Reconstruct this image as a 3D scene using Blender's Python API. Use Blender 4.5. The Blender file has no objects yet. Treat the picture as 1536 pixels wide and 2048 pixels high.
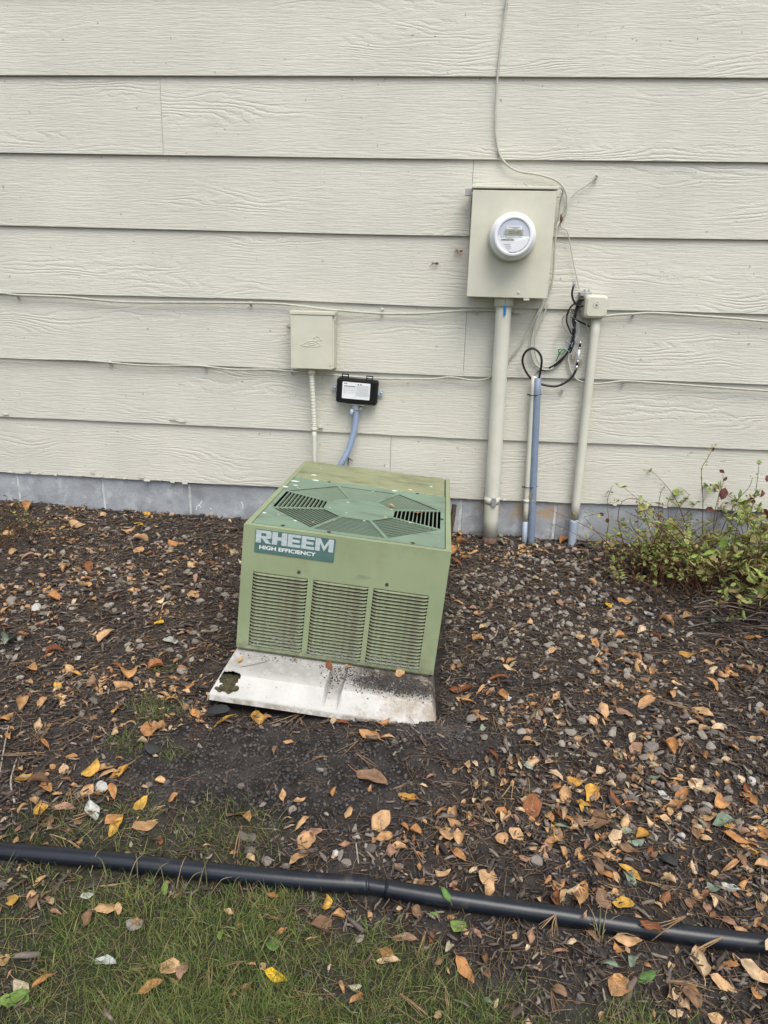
import bpy, math, random
import numpy as np
from mathutils import Vector, Matrix

random.seed(7)
rng = np.random.default_rng(7)
S = bpy.context.scene
COL = S.collection
rad = math.radians

# ------------------------------------------------------------------ camera, light, exposure
F_PX, CX, CY = 1420.0, 768.0, 1024.0           # focal length and centre of the photograph, in its pixels
CAM = np.array([0.0, -3.1, 0.0])


def cam_axes(yaw, pitch, roll):
    cy, sy, cp, sp = math.cos(yaw), math.sin(yaw), math.cos(pitch), math.sin(pitch)
    f = np.array([sy * cp, cy * cp, -sp])
    r = np.array([cy, -sy, 0.0])
    u = np.cross(r, f)
    c, s = math.cos(roll), math.sin(roll)
    return np.array([c * r + s * u, -s * r + c * u, f])


AX = cam_axes(rad(-5.0), rad(17.4), rad(1.58))
cd = bpy.data.cameras.new('camera')
cam = bpy.data.objects.new('camera', cd)
COL.objects.link(cam)
m3 = np.stack([AX[0], AX[1], -AX[2]], 1)
cam.matrix_world = Matrix([list(m3[0]) + [CAM[0]], list(m3[1]) + [CAM[1]], list(m3[2]) + [CAM[2]], [0, 0, 0, 1]])
cd.sensor_fit = 'VERTICAL'
cd.sensor_height = 24.0
cd.lens = 24.0 * F_PX / 2048.0
cd.clip_start, cd.clip_end = 0.05, 400.0
S.camera = cam

SUN_EL, SUN_AZ = rad(58), rad(158)              # azimuth measured from +Y (into the wall) clockwise: behind the camera, to the right
w = bpy.data.worlds.new('World')
S.world = w
w.use_nodes = True
nt = w.node_tree
bg = nt.nodes['Background']
sky = nt.nodes.new('ShaderNodeTexSky')
sky.sky_type = 'NISHITA'
sky.sun_disc = False
sky.sun_elevation = SUN_EL
sky.sun_rotation = SUN_AZ
sky.dust_density = 3.0
hs = nt.nodes.new('ShaderNodeHueSaturation')
hs.inputs['Saturation'].default_value = 0.58     # a veiled, nearly white sky
nt.links.new(sky.outputs[0], hs.inputs['Color'])
nt.links.new(hs.outputs[0], bg.inputs[0])
bg.inputs[1].default_value = 0.15
sd = bpy.data.lights.new('sun', 'SUN')
sd.energy = 1.5
sd.angle = rad(38)
sd.color = (1.0, 0.965, 0.89)
sun = bpy.data.objects.new('sun', sd)
COL.objects.link(sun)
sdir = Vector((math.sin(SUN_AZ) * math.cos(SUN_EL), math.cos(SUN_AZ) * math.cos(SUN_EL), math.sin(SUN_EL)))
sun.rotation_euler = sdir.to_track_quat('Z', 'Y').to_euler()
sun.location = sdir * 20
S.view_settings.view_transform = 'Standard'
S.view_settings.look = 'None'
S.view_settings.exposure = 0.50
S.view_settings.gamma = 1.0


# ------------------------------------------------------------------ measuring from the photograph
def ray(px, py):
    return np.array([(px - CX) / F_PX, -(py - CY) / F_PX, 1.0]) @ AX


def W(px, py, off=0.0):
    """point `off` metres in front of the wall plane"""
    d = ray(px, py)
    t = (-off - CAM[1]) / d[1]
    return CAM + t * d


def mpp(p):
    """metres per photograph pixel at point p"""
    return float((np.asarray(p) - CAM) @ AX[2]) / F_PX


def project(P):
    d = (np.atleast_2d(P) - CAM) @ AX.T
    return np.stack([CX + F_PX * d[:, 0] / d[:, 2], CY - F_PX * d[:, 1] / d[:, 2], d[:, 2]], 1)


# ------------------------------------------------------------------ noise and the lie of the land
def vnoise(x, y, seed=0):
    x, y = np.asarray(x, float), np.asarray(y, float)
    xi, yi = np.floor(x).astype(np.int64), np.floor(y).astype(np.int64)
    fx, fy = x - xi, y - yi
    fx, fy = fx * fx * (3 - 2 * fx), fy * fy * (3 - 2 * fy)

    def h(a, b):
        n = (a * 374761393 + b * 668265263 + seed * 982451653) & 0xffffffff
        n = ((n ^ (n >> 13)) * 1274126177) & 0xffffffff
        return ((n ^ (n >> 16)) & 0xffff) / 65535.0
    return (h(xi, yi) * (1 - fx) + h(xi + 1, yi) * fx) * (1 - fy) + (h(xi, yi + 1) * (1 - fx) + h(xi + 1, yi + 1) * fx) * fy


def fbm(x, y, seed=0, o=4):
    s, a = 0, 0.5
    for i in range(o):
        s = s + a * vnoise(np.asarray(x) * 2 ** i, np.asarray(y) * 2 ** i, seed + i)
        a *= 0.5
    return s


def gbase(x, y):
    yy = np.clip(y, -3.2, 0.4)
    xx = np.clip(x, -4, 4)
    return -1.065 + 0.12 * yy - 0.015 * xx


def gz(x, y):
    x, y = np.asarray(x, float), np.asarray(y, float)
    z = gbase(x, y) + 0.030 * (fbm(x * 3.1, y * 3.1, 3, 3) - 0.44) + 0.012 * (fbm(x * 17, y * 17, 9, 3) - 0.44)
    z = z + 0.007 * (fbm(x * 60, y * 60, 19, 2) - 0.37)
    # scooped-out soil in front of the raised pad corner, soil washed against the sunk one
    z = z - 0.030 * np.exp(-((x + 0.52) / 0.22) ** 2 - ((y + 1.24) / 0.09) ** 2)
    z = z + 0.016 * np.exp(-((x - 0.06) / 0.16) ** 2 - ((y + 1.325) / 0.04) ** 2)
    z = z - 0.012 * np.exp(-((y + 1.845) / 0.05) ** 2)
    return z


def G(px, py):
    """where the sight line through a photograph pixel meets the ground"""
    d = ray(px, py)
    lo, hi = 0.3, 12.0
    for _ in range(40):
        m = (lo + hi) / 2
        p = CAM + m * d
        if p[2] > gbase(p[0], p[1]):
            lo = m
        else:
            hi = m
    return CAM + lo * d


# ------------------------------------------------------------------ mesh helpers
OFF = {}


class MB:
    def __init__(s):
        s.V, s.F, s.uv = [], [], None

    def add(s, V, F):
        b = len(s.V)
        s.V += [tuple(map(float, v)) for v in V]
        s.F += [tuple(b + i for i in f) for f in F]
        return s

    def box(s, x0, x1, y0, y1, z0, z1):
        V = [(x, y, z) for z in (z0, z1) for y in (y0, y1) for x in (x0, x1)]
        return s.add(V, [(0, 2, 3, 1), (4, 5, 7, 6), (0, 1, 5, 4), (2, 6, 7, 3), (0, 4, 6, 2), (1, 3, 7, 5)])

    def prism(s, poly, y0, y1):
        """polygon in x,z (counter-clockwise seen from the front) from y0 (front) back to y1"""
        n = len(poly)
        V = [(a, y0, b) for a, b in poly] + [(a, y1, b) for a, b in poly]
        F = [tuple(range(n)), tuple(range(2 * n - 1, n - 1, -1))]
        F += [(i, i + n, (i + 1) % n + n, (i + 1) % n) for i in range(n)]
        return s.add(V, F)

    def slab(s, poly, z0, z1):
        """polygon in x,y from z0 up to z1"""
        n = len(poly)
        V = [(a, b, z0) for a, b in poly] + [(a, b, z1) for a, b in poly]
        F = [tuple(range(n - 1, -1, -1)), tuple(range(n, 2 * n))]
        F += [(i, (i + 1) % n, (i + 1) % n + n, i + n) for i in range(n)]
        return s.add(V, F)

    def tube(s, pts, r, n=10, caps=True, smooth=0):
        P = [np.array(p, float) for p in pts]
        R = list(r) if hasattr(r, '__len__') else [r] * len(P)
        if smooth:
            P, R = catmull(P, R, smooth)
        elif len(P) == 2 and np.linalg.norm(P[1] - P[0]) > 0.15:      # long straight runs get rings along them
            L_, a_ = 12, P
            P = [a_[0] + (a_[1] - a_[0]) * i / L_ for i in range(L_ + 1)]
            R = [R[0] + (R[1] - R[0]) * i / L_ for i in range(L_ + 1)]
        T = [P[min(i + 1, len(P) - 1)] - P[max(i - 1, 0)] for i in range(len(P))]
        T = [t / (np.linalg.norm(t) + 1e-12) for t in T]
        a = np.array([0, 0, 1.0]) if abs(T[0][2]) < 0.9 else np.array([1.0, 0, 0])
        u = np.cross(T[0], a)
        u /= np.linalg.norm(u)
        V, F = [], []
        for p, t, q in zip(P, T, R):
            u = u - t * (u @ t)
            u /= np.linalg.norm(u)
            v = np.cross(t, u)
            V += [p + q * (math.cos(2 * math.pi * k / n) * u + math.sin(2 * math.pi * k / n) * v) for k in range(n)]
        for i in range(len(P) - 1):
            F += [(i * n + k, i * n + (k + 1) % n, (i + 1) * n + (k + 1) % n, (i + 1) * n + k) for k in range(n)]
        if caps:
            F += [tuple(range(n - 1, -1, -1)), tuple((len(P) - 1) * n + k for k in range(n))]
        return s.add(V, F)

    def lathe(s, c, prof, n=48):
        """profile of (radius, distance towards the viewer) about an axis along -Y through c"""
        V, F = [], []
        for r, h in prof:
            V += [(c[0] + r * math.cos(2 * math.pi * k / n), c[1] - h, c[2] + r * math.sin(2 * math.pi * k / n)) for k in range(n)]
        for i in range(len(prof) - 1):
            F += [(i * n + k, i * n + (k + 1) % n, (i + 1) * n + (k + 1) % n, (i + 1) * n + k) for k in range(n)]
        F.append(tuple((len(prof) - 1) * n + k for k in range(n)))
        return s.add(V, F)

    def build(s, name, m, parent=None, smooth=False, bevel=0.0, local=False, kind=None, label=None):
        V = s.V
        off = (0, 0, 0) if local else (OFF.get(parent.name, (0, 0, 0)) if parent else (0, 0, 0))
        me = bpy.data.meshes.new(name)
        me.from_pydata([(v[0] - off[0], v[1] - off[1], v[2] - off[2]) for v in V], [], s.F)
        me.materials.append(m)
        if smooth:
            me.polygons.foreach_set('use_smooth', [len(f) <= 4 for f in s.F])
        me.update()
        o = bpy.data.objects.new(name, me)
        COL.objects.link(o)
        if parent:
            o.parent = parent
            OFF[o.name] = off
        if bevel:
            b = o.modifiers.new('edge', 'BEVEL')
            b.width, b.segments, b.limit_method, b.angle_limit = bevel, 2, 'ANGLE', rad(40)
        if kind:
            o['kind'] = kind
        if label:
            o['label'] = label
        return o


def catmull(P, R, k):
    Q, q = [], []
    for i in range(len(P) - 1):
        p0, p1, p2, p3 = P[max(i - 1, 0)], P[i], P[i + 1], P[min(i + 2, len(P) - 1)]
        for j in range(k):
            t = j / k
            Q.append(0.5 * (2 * p1 + (p2 - p0) * t + (2 * p0 - 5 * p1 + 4 * p2 - p3) * t * t + (3 * p1 - p0 - 3 * p2 + p3) * t ** 3))
            q.append(R[i] * (1 - t) + R[i + 1] * t)
    return Q + [P[-1]], q + [R[-1]]


def tag(o, label=None, cat=None, group=None, kind=None):
    for k, v in (('label', label), ('category', cat), ('group', group), ('kind', kind)):
        if v:
            o[k] = v
    return o


def thing(name, loc, label, cat, group=None, rot=None):
    o = bpy.data.objects.new(name, None)
    o.empty_display_size = 0.05
    COL.objects.link(o)
    o.location = tuple(map(float, loc))
    if rot is not None:
        o.rotation_euler = rot
    OFF[o.name] = tuple(map(float, loc))
    return tag(o, label, cat, group, 'thing')


def copy_mesh(src, parent=None):
    c = src.copy()
    COL.objects.link(c)
    if parent:
        c.parent = parent
    return c


# ------------------------------------------------------------------ materials
class N:
    def __init__(s, name):
        s.m = bpy.data.materials.new(name)
        s.m.use_nodes = True
        s.t = s.m.node_tree
        s.b = s.t.nodes['Principled BSDF']

    def new(s, typ, **kw):
        n = s.t.nodes.new('ShaderNode' + typ)
        for k, v in kw.items():
            setattr(n, k, v)
        return n

    def put(s, sock, v):
        if hasattr(v, 'is_output') or isinstance(v, bpy.types.NodeSocket):
            s.t.links.new(v, sock)
        else:
            sock.default_value = v

    def math(s, op, a, b=0.0, c=None, clamp=False):
        n = s.new('Math', operation=op, use_clamp=clamp)
        s.put(n.inputs[0], a)
        s.put(n.inputs[1], b)
        if c is not None:
            s.put(n.inputs[2], c)
        return n.outputs[0]

    def coord(s, kind='Object', scale=(1, 1, 1), loc=None):
        c = s.new('TexCoord').outputs[kind]
        n = s.new('Mapping')
        s.t.links.new(c, n.inputs[0])
        n.inputs['Scale'].default_value = scale
        if loc is not None:
            s.put(n.inputs['Location'], loc)
        return n.outputs[0]

    def noise(s, vec, scale=5.0, detail=3.0, rough=0.5, dist=0.0):
        n = s.new('TexNoise')
        s.t.links.new(vec, n.inputs['Vector'])
        n.inputs['Scale'].default_value = scale
        n.inputs['Detail'].default_value = detail
        n.inputs['Roughness'].default_value = rough
        n.inputs['Distortion'].default_value = dist
        return n.outputs[0]

    def ramp(s, v, lo, hi, a=0.0, b=1.0):
        n = s.new('MapRange', interpolation_type='SMOOTHSTEP')
        s.put(n.inputs[0], v)
        for i, q in zip((1, 2, 3, 4), (lo, hi, a, b)):
            n.inputs[i].default_value = q
        return n.outputs[0]

    def mix(s, f, a, b, mode='MIX'):
        n = s.new('Mix', data_type='RGBA', blend_type=mode)
        s.put(n.inputs[0], f)
        for q, v in ((n.inputs[6], a), (n.inputs[7], b)):
            if isinstance(v, (tuple, list)):
                v = tuple(v)[:3] + (1.0,)
            s.put(q, v)
        return n.outputs[2]

    def vary(s, col, v):
        """multiply a colour by a scalar socket"""
        n = s.new('VectorMath', operation='SCALE')
        if isinstance(col, (tuple, list)):
            n.inputs[0].default_value = tuple(col)[:3]
        else:
            s.t.links.new(col, n.inputs[0])
        s.put(n.inputs['Scale'], v)
        return n.outputs[0]

    def bump(s, h, strength=0.5, dist=0.002):
        n = s.new('Bump')
        n.inputs['Strength'].default_value = strength
        n.inputs['Distance'].default_value = dist
        s.put(n.inputs['Height'], h)
        s.t.links.new(n.outputs[0], s.b.inputs['Normal'])

    def fin(s, col, rough=0.6, metal=0.0, spec=0.5):
        i = s.b.inputs['Base Color']
        if isinstance(col, (tuple, list)):
            i.default_value = tuple(col)[:3] + (1.0,)
        else:
            s.t.links.new(col, i)
        s.put(s.b.inputs['Roughness'], rough)
        s.b.inputs['Metallic'].default_value = metal
        s.b.inputs['Specular IOR Level'].default_value = spec
        return s.m


def simple(name, col, rough=0.6, var=0.15, scale=30.0, bump=0.15, bdist=0.0006, bscale=250.0, metal=0.0, spec=0.5, dirt=None, dlo=0.55, dhi=0.75, dscale=9.0):
    n = N(name)
    c = n.coord()
    v = n.noise(c, scale, 4.0, 0.6)
    out = n.vary(col, n.ramp(v, 0.25, 0.75, 1 - var, 1 + var))
    if dirt:
        out = n.mix(n.ramp(n.noise(c, dscale, 6.0, 0.7), dlo, dhi), out, dirt)
    n.bump(n.noise(c, bscale, 3.0, 0.6), bump, bdist)
    return n.fin(out, rough, metal, spec)


def siding_material():
    n = N('painted_siding')
    info = n.new('ObjectInfo').outputs['Random']
    comb = n.new('CombineXYZ')
    n.put(comb.inputs[0], n.math('MULTIPLY', info, 37.0))
    n.put(comb.inputs[2], n.math('MULTIPLY', info, 11.0))
    c = n.coord('Object', (1, 0, 1), comb.outputs[0])
    sep = n.new('SeparateXYZ')
    n.t.links.new(c, sep.inputs[0])

    def stretched(sx, sz, detail=3.0, rough=0.55, dist=0.0):
        mp = n.new('Mapping')
        n.t.links.new(c, mp.inputs[0])
        mp.inputs['Scale'].default_value = (sx, 0, sz)
        return n.noise(mp.outputs[0], 1.0, detail, rough, dist)
    broad = stretched(1.5, 7.5, 2.0, 0.5)                        # cathedral and knot figure of the embossed grain
    jag = stretched(42, 80, 2.0, 0.6)
    field = n.math('ADD', n.math('MULTIPLY', sep.outputs[2], 40.0), n.math('MULTIPLY', broad, 15.0))
    field = n.math('ADD', field, n.math('MULTIPLY', jag, 0.85))
    ring = n.math('PINGPONG', field, 0.5)                        # ridged bands, one per growth ring
    ring = n.ramp(ring, 0.02, 0.34)
    streak = n.ramp(stretched(9, 135, 3.0, 0.7), 0.36, 0.62)
    streak2 = stretched(26, 150, 2.0, 0.6)
    amp = n.ramp(stretched(1.2, 6.0, 2.0), 0.45, 0.68, 0.0, 1.25)
    h = n.math('ADD', n.math('MULTIPLY', n.math('MULTIPLY', ring, amp), 0.95), n.math('MULTIPLY', streak, n.math('SUBTRACT', 0.62, n.math('MULTIPLY', amp, 0.25))))
    h = n.math('ADD', h, n.math('MULTIPLY', streak2, 0.8))
    n.bump(h, 0.47, 0.0026)
    tone = n.noise(n.coord('Object', (1, 1, 1)), 2.2, 5.0, 0.6)
    col = n.vary((0.578, 0.564, 0.495), n.ramp(tone, 0.3, 0.7, 0.95, 1.04))
    # chalky pale wear and grime that follows the grain
    col = n.mix(n.ramp(stretched(2.0, 6.0, 5.0, 0.7), 0.60, 0.78, 0.0, 0.35), col, (0.61, 0.63, 0.60))
    col = n.mix(n.ramp(streak2, 0.58, 0.72, 0.0, 0.20), col, (0.36, 0.34, 0.27))
    col = n.mix(n.ramp(n.noise(n.coord('Object', (1, 1, 1)), 46.0, 2.0, 0.5), 0.735, 0.76, 0.0, 0.6), col, (0.20, 0.18, 0.14))
    return n.fin(col, 0.62, 0.0, 0.35)


def block_material():
    n = N('grey_painted_block')
    c = n.coord('Object')
    g = n.noise(c, 9.0, 5.0, 0.6)
    col = n.vary((0.33, 0.35, 0.375), n.ramp(g, 0.3, 0.7, 0.86, 1.16))
    p = n.new('NewGeometry').outputs['Position']
    pit = n.noise(p, 260.0, 3.0, 0.7)
    col = n.mix(n.ramp(n.noise(p, 7.0, 6.0, 0.75), 0.50, 0.68, 0.0, 0.75), col, (0.56, 0.58, 0.60))
    col = n.mix(n.ramp(n.noise(p, 3.0, 5.0, 0.7), 0.52, 0.66, 0.0, 0.5), col, (0.17, 0.175, 0.18))
    col = n.mix(n.ramp(pit, 0.56, 0.66, 0.0, 0.5), col, (0.12, 0.12, 0.125))
    sx = n.new('SeparateXYZ')
    n.t.links.new(p, sx.inputs[0])
    # old tan paint that shows round the conduits and near the siding
    m = n.math('MULTIPLY', n.ramp(sx.outputs[0], 0.12, 0.22), n.ramp(sx.outputs[0], 0.46, 0.60, 1.0, 0.0))
    m = n.math('MULTIPLY', m, n.ramp(sx.outputs[2], -0.995, -0.95))
    m = n.math('MULTIPLY', m, n.ramp(n.noise(p, 12.0, 5.0, 0.65), 0.42, 0.56))
    col = n.mix(n.math('MULTIPLY', m, 0.75), col, (0.40, 0.27, 0.15))
    # splash-back of soil just over the ground
    m = n.math('MULTIPLY', n.ramp(sx.outputs[2], -1.06, -1.02, 1.0, 0.0), n.ramp(n.noise(p, 20.0, 5.0, 0.7), 0.4, 0.6))
    col = n.mix(n.math('MULTIPLY', m, 0.5), col, (0.10, 0.085, 0.07))
    n.bump(n.math('ADD', pit, n.math('MULTIPLY', g, 0.5)), 0.6, 0.002)
    return n.fin(col, 0.85, 0.0, 0.25)


def ground_material():
    n = N('dark_soil')
    c = n.coord('Object')
    a = n.new('Attribute', attribute_name='lawn').outputs['Fac']
    f1, f2 = n.noise(c, 14.0, 6.0, 0.65), n.noise(c, 130.0, 4.0, 0.65)
    col = n.mix(n.ramp(f1, 0.35, 0.65), (0.023, 0.020, 0.0185), (0.056, 0.050, 0.046))
    col = n.mix(n.ramp(f2, 0.55, 0.75, 0.0, 0.6), col, (0.095, 0.078, 0.062))
    gcol = n.mix(n.ramp(n.noise(c, 22.0, 5.0, 0.7), 0.35, 0.65), (0.026, 0.036, 0.011), (0.050, 0.052, 0.024))
    col = n.mix(n.math('MULTIPLY', a, 0.75), col, gcol)
    n.bump(n.math('ADD', f2, n.noise(c, 420.0, 3.0, 0.6)), 0.8, 0.004)
    return n.fin(col, 0.95, 0.0, 0.15)


def island_material(name, cols, rough=0.85, scale=60.0, spec=0.2, bump=0.4, bdist=0.0015, bscale=300.0, extra=None):
    """scattered pieces: each connected piece (or object) takes its own colour out of `cols`"""
    n = N(name)
    r1 = n.new('NewGeometry').outputs['Random Per Island']
    r2 = n.new('ObjectInfo').outputs['Random']
    r = n.math('FRACT', n.math('ADD', r1, n.math('MULTIPLY', r2, 7.31)))
    cr = n.new('ValToRGB')
    cr.color_ramp.interpolation = 'LINEAR'
    e = cr.color_ramp.elements
    for i, q in enumerate(cols):
        pos = i / (len(cols) - 1)
        el = e[i] if i < 2 else e.new(pos)
        el.position, el.color = pos, tuple(q) + (1.0,)
    n.t.links.new(r, cr.inputs[0])
    c = n.coord('Object')
    v = n.noise(c, scale, 4.0, 0.65)
    col = n.vary(cr.outputs[0], n.ramp(v, 0.25, 0.75, 0.7, 1.3))
    if extra:
        col = n.mix(n.ramp(n.noise(c, extra[1], 5.0, 0.7), extra[2], extra[3], 0.0, extra[4]), col, extra[0])
    n.bump(n.noise(c, bscale, 3.0, 0.6), bump, bdist)
    return n.fin(col, rough, 0.0, spec)


def leaf_material(name, cols, spots=(0.10, 0.045, 0.015), trans=0.12):
    n = N(name)
    r1 = n.new('NewGeometry').outputs['Random Per Island']
    r2 = n.new('ObjectInfo').outputs['Random']
    r = n.math('FRACT', n.math('ADD', r1, n.math('MULTIPLY', r2, 7.31)))
    cr = n.new('ValToRGB')
    e = cr.color_ramp.elements
    for i, q in enumerate(cols):
        pos = i / (len(cols) - 1)
        el = e[i] if i < 2 else e.new(pos)
        el.position, el.color = pos, tuple(q) + (1.0,)
    n.t.links.new(r, cr.inputs[0])
    uv = n.new('TexCoord').outputs['UV']
    s = n.new('SeparateXYZ')
    n.t.links.new(uv, s.inputs[0])
    off = n.math('ABSOLUTE', n.math('SUBTRACT', s.outputs[1], 0.5))
    vein = n.math('PINGPONG', n.math('SUBTRACT', n.math('MULTIPLY', s.outputs[0], 8.0), n.math('MULTIPLY', off, 5.0)), 0.5)
    rib = n.math('MAXIMUM', n.ramp(vein, 0.0, 0.10, 0.7, 0.0), n.ramp(off, 0.0, 0.035, 1.0, 0.0))
    c = n.coord('UV', (1, 0.6, 1))
    cc = n.new('VectorMath', operation='ADD')
    n.t.links.new(c, cc.inputs[0])
    k = n.new('CombineXYZ')
    n.put(k.inputs[2], n.math('MULTIPLY', r, 40.0))
    n.t.links.new(k.outputs[0], cc.inputs[1])
    q = cc.outputs[0]
    col = n.vary(cr.outputs[0], n.ramp(n.noise(q, 3.0, 5.0, 0.65), 0.3, 0.7, 0.62, 1.28))
    col = n.mix(n.ramp(n.noise(q, 9.0, 4.0, 0.7), 0.60, 0.72, 0.0, 0.75), col, spots)
    col = n.mix(n.math('MULTIPLY', rib, 0.28), col, (0.55, 0.40, 0.22))
    n.bump(n.math('ADD', n.math('MULTIPLY', rib, -0.5), n.noise(q, 14.0, 3.0, 0.6)), 0.7, 0.0012)
    m = n.fin(col, 0.68, 0.0, 0.25)
    t = n.new('BsdfTranslucent')
    n.t.links.new(col, t.inputs[0])
    mx = n.new('MixShader')
    mx.inputs[0].default_value = trans
    out = n.t.nodes['Material Output']
    n.t.links.new(n.b.outputs[0], mx.inputs[1])
    n.t.links.new(t.outputs[0], mx.inputs[2])
    n.t.links.new(mx.outputs[0], out.inputs[0])
    return m


def clear_material(name):
    n = N(name)
    t, g, mx = n.new('BsdfTransparent'), n.new('BsdfGlossy'), n.new('MixShader')
    g.inputs['Roughness'].default_value = 0.06
    t.inputs[0].default_value = (1.0, 1.0, 1.0, 1)
    mx.inputs[0].default_value = 0.05
    n.t.links.new(t.outputs[0], mx.inputs[1])
    n.t.links.new(g.outputs[0], mx.inputs[2])
    n.t.links.new(mx.outputs[0], n.t.nodes['Material Output'].inputs[0])
    return n.m


M = {}
M['siding'] = siding_material()
M['block'] = block_material()
M['mortar'] = simple('old_mortar', (0.50, 0.51, 0.52), 0.9, 0.25, 25, 0.5, 0.002)
M['backing'] = simple('dark_sheathing', (0.05, 0.045, 0.04), 0.9)
M['flake'] = simple('peeling_paint', (0.43, 0.43, 0.375), 0.7, 0.12, 60)
M['ground'] = ground_material()
M['cream'] = simple('cream_enamel', (0.575, 0.562, 0.462), 0.45, 0.05, 12, 0.12, 0.0005, 180, dirt=(0.40, 0.37, 0.27), dlo=0.62, dhi=0.85)
M['cream_pipe'] = simple('cream_painted_pipe', (0.60, 0.595, 0.51), 0.42, 0.06, 10, 0.1, 0.0005, 150, dirt=(0.47, 0.45, 0.36), dlo=0.64, dhi=0.84, dscale=14)
M['cable'] = simple('painted_cable', (0.44, 0.445, 0.385), 0.55, 0.12, 40, dirt=(0.28, 0.24, 0.18), dlo=0.6, dhi=0.8, dscale=40)
M['grey_pvc'] = simple('blue_grey_conduit_plastic', (0.195, 0.245, 0.335), 0.45, 0.08, 18, 0.1)
M['light_pvc'] = simple('pale_blue_grey_plastic', (0.37, 0.43, 0.52), 0.45, 0.08, 18, 0.1)
M['flex'] = simple('blue_grey_flexible_plastic', (0.25, 0.315, 0.45), 0.4, 0.08, 18, 0.1)
M['rust'] = simple('rusty_brown_paint', (0.13, 0.075, 0.055), 0.85, 0.35, 60, 0.5, 0.001)
M['black'] = simple('black_plastic', (0.007, 0.007, 0.0075), 0.42, 0.1, 30, 0.1, spec=0.25)
M['rubber'] = simple('black_cable_jacket', (0.014, 0.014, 0.015), 0.4, 0.2, 40, 0.1)
M['pipe'] = simple('black_drain_pipe', (0.0085, 0.0115, 0.0175), 0.34, 0.3, 22, 0.25, 0.0006, 120, spec=0.5, dirt=(0.075, 0.066, 0.055), dlo=0.58, dhi=0.80, dscale=16)
M['metal'] = simple('bare_metal', (0.55, 0.55, 0.54), 0.35, 0.15, 60, 0.1, metal=0.9)
M['dull_metal'] = simple('dull_zinc', (0.36, 0.37, 0.38), 0.55, 0.2, 60, 0.2, metal=0.5)
M['white'] = simple('white_plastic', (0.78, 0.80, 0.82), 0.35, 0.02, 20, 0.03)
M['label'] = simple('white_label', (0.74, 0.76, 0.77), 0.55, 0.03, 20, 0.02)
M['ink'] = simple('grey_ink', (0.16, 0.17, 0.19), 0.7, 0.1)
M['dark_ink'] = simple('dark_ink', (0.03, 0.03, 0.035), 0.7, 0.1)
M['meter_face'] = simple('grey_meter_face', (0.50, 0.53, 0.62), 0.5, 0.04)
M['lcd'] = simple('lcd_panel', (0.30, 0.32, 0.23), 0.3, 0.05)
M['clear'] = clear_material('clear_cover')
M['blue'] = simple('blue_tag', (0.02, 0.22, 0.55), 0.4, 0.05)
M['green_wire'] = simple('green_wire_jacket', (0.02, 0.20, 0.07), 0.45, 0.1)
M['brown_debris'] = simple('dried_plant_bits', (0.12, 0.06, 0.03), 0.9, 0.4, 120, 0.4)
M['straw'] = island_material('straw_bits', [(0.34, 0.24, 0.13), (0.45, 0.34, 0.20), (0.30, 0.17, 0.08)])


def cabinet_material(name, col, dirty, dlo, dhi, speck=True, rough=0.5):
    n = N(name)
    c = n.coord('Object')
    v = n.noise(c, 3.5, 5.0, 0.6)
    out = n.vary(col, n.ramp(v, 0.3, 0.7, 0.92, 1.08))
    cm = n.coord('Object', (1.0, 2.6, 1.0))
    out = n.mix(n.ramp(n.noise(cm, 6.0, 7.0, 0.72), dlo, dhi, 0.0, 0.8), out, dirty)
    if speck:
        out = n.mix(n.ramp(n.noise(c, 34.0, 2.0, 0.5), 0.735, 0.75), out, (0.62, 0.66, 0.62))
        out = n.mix(n.ramp(n.noise(c, 75.0, 2.0, 0.5), 0.72, 0.75, 0.0, 0.7), out, (0.10, 0.10, 0.07))
    out = n.mix(n.ramp(n.noise(n.coord('Object', (3.0, 1.0, 13.0)), 2.2, 4.0, 0.6), 0.62, 0.74, 0.0, 0.38), out, (0.075, 0.08, 0.05))
    z_ = n.new('SeparateXYZ')
    n.t.links.new(c, z_.inputs[0])
    low = n.math('MULTIPLY', n.ramp(z_.outputs[2], 0.004, 0.05, 1.0, 0.0), n.ramp(n.noise(c, 30.0, 6.0, 0.75), 0.40, 0.60))
    out = n.mix(n.math('MULTIPLY', low, 0.6), out, (0.12, 0.10, 0.07))
    n.bump(n.noise(c, 22.0, 3.0, 0.5), 0.12, 0.002)
    return n.fin(out, n.ramp(v, 0.3, 0.7, rough - 0.06, rough + 0.12), 0.0, 0.4)


M['sage'] = cabinet_material('sage_green_enamel', (0.262, 0.312, 0.182), (0.19, 0.205, 0.115), 0.50, 0.80, False)
M['sage_side'] = cabinet_material('sage_green_side', (0.255, 0.303, 0.176), (0.17, 0.185, 0.10), 0.58, 0.85, True)
M['grille'] = cabinet_material('blue_green_enamel', (0.180, 0.262, 0.190), (0.105, 0.12, 0.09), 0.46, 0.72, True)
M['rear'] = cabinet_material('olive_green_enamel', (0.265, 0.285, 0.160), (0.085, 0.085, 0.055), 0.46, 0.72, True)
M['slat'] = cabinet_material('slat_green', (0.215, 0.285, 0.205), (0.14, 0.165, 0.11), 0.52, 0.8, False)
M['louver'] = cabinet_material('louver_green', (0.235, 0.27, 0.165), (0.17, 0.18, 0.12), 0.5, 0.8, False)
M['dark_screw'] = simple('dark_screw', (0.06, 0.055, 0.05), 0.6, 0.3, 80, 0.2, metal=0.3)
M['dark'] = simple('dark_interior', (0.010, 0.011, 0.010), 0.9, 0.2)
M['coil'] = simple('condenser_fins', (0.035, 0.037, 0.035), 0.8, 0.3, 40, 0.4, 0.002, 300, dirt=(0.11, 0.11, 0.10), dlo=0.5, dhi=0.7, dscale=14)
M['lint'] = simple('grey_lint', (0.42, 0.44, 0.44), 0.95, 0.2)
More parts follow.
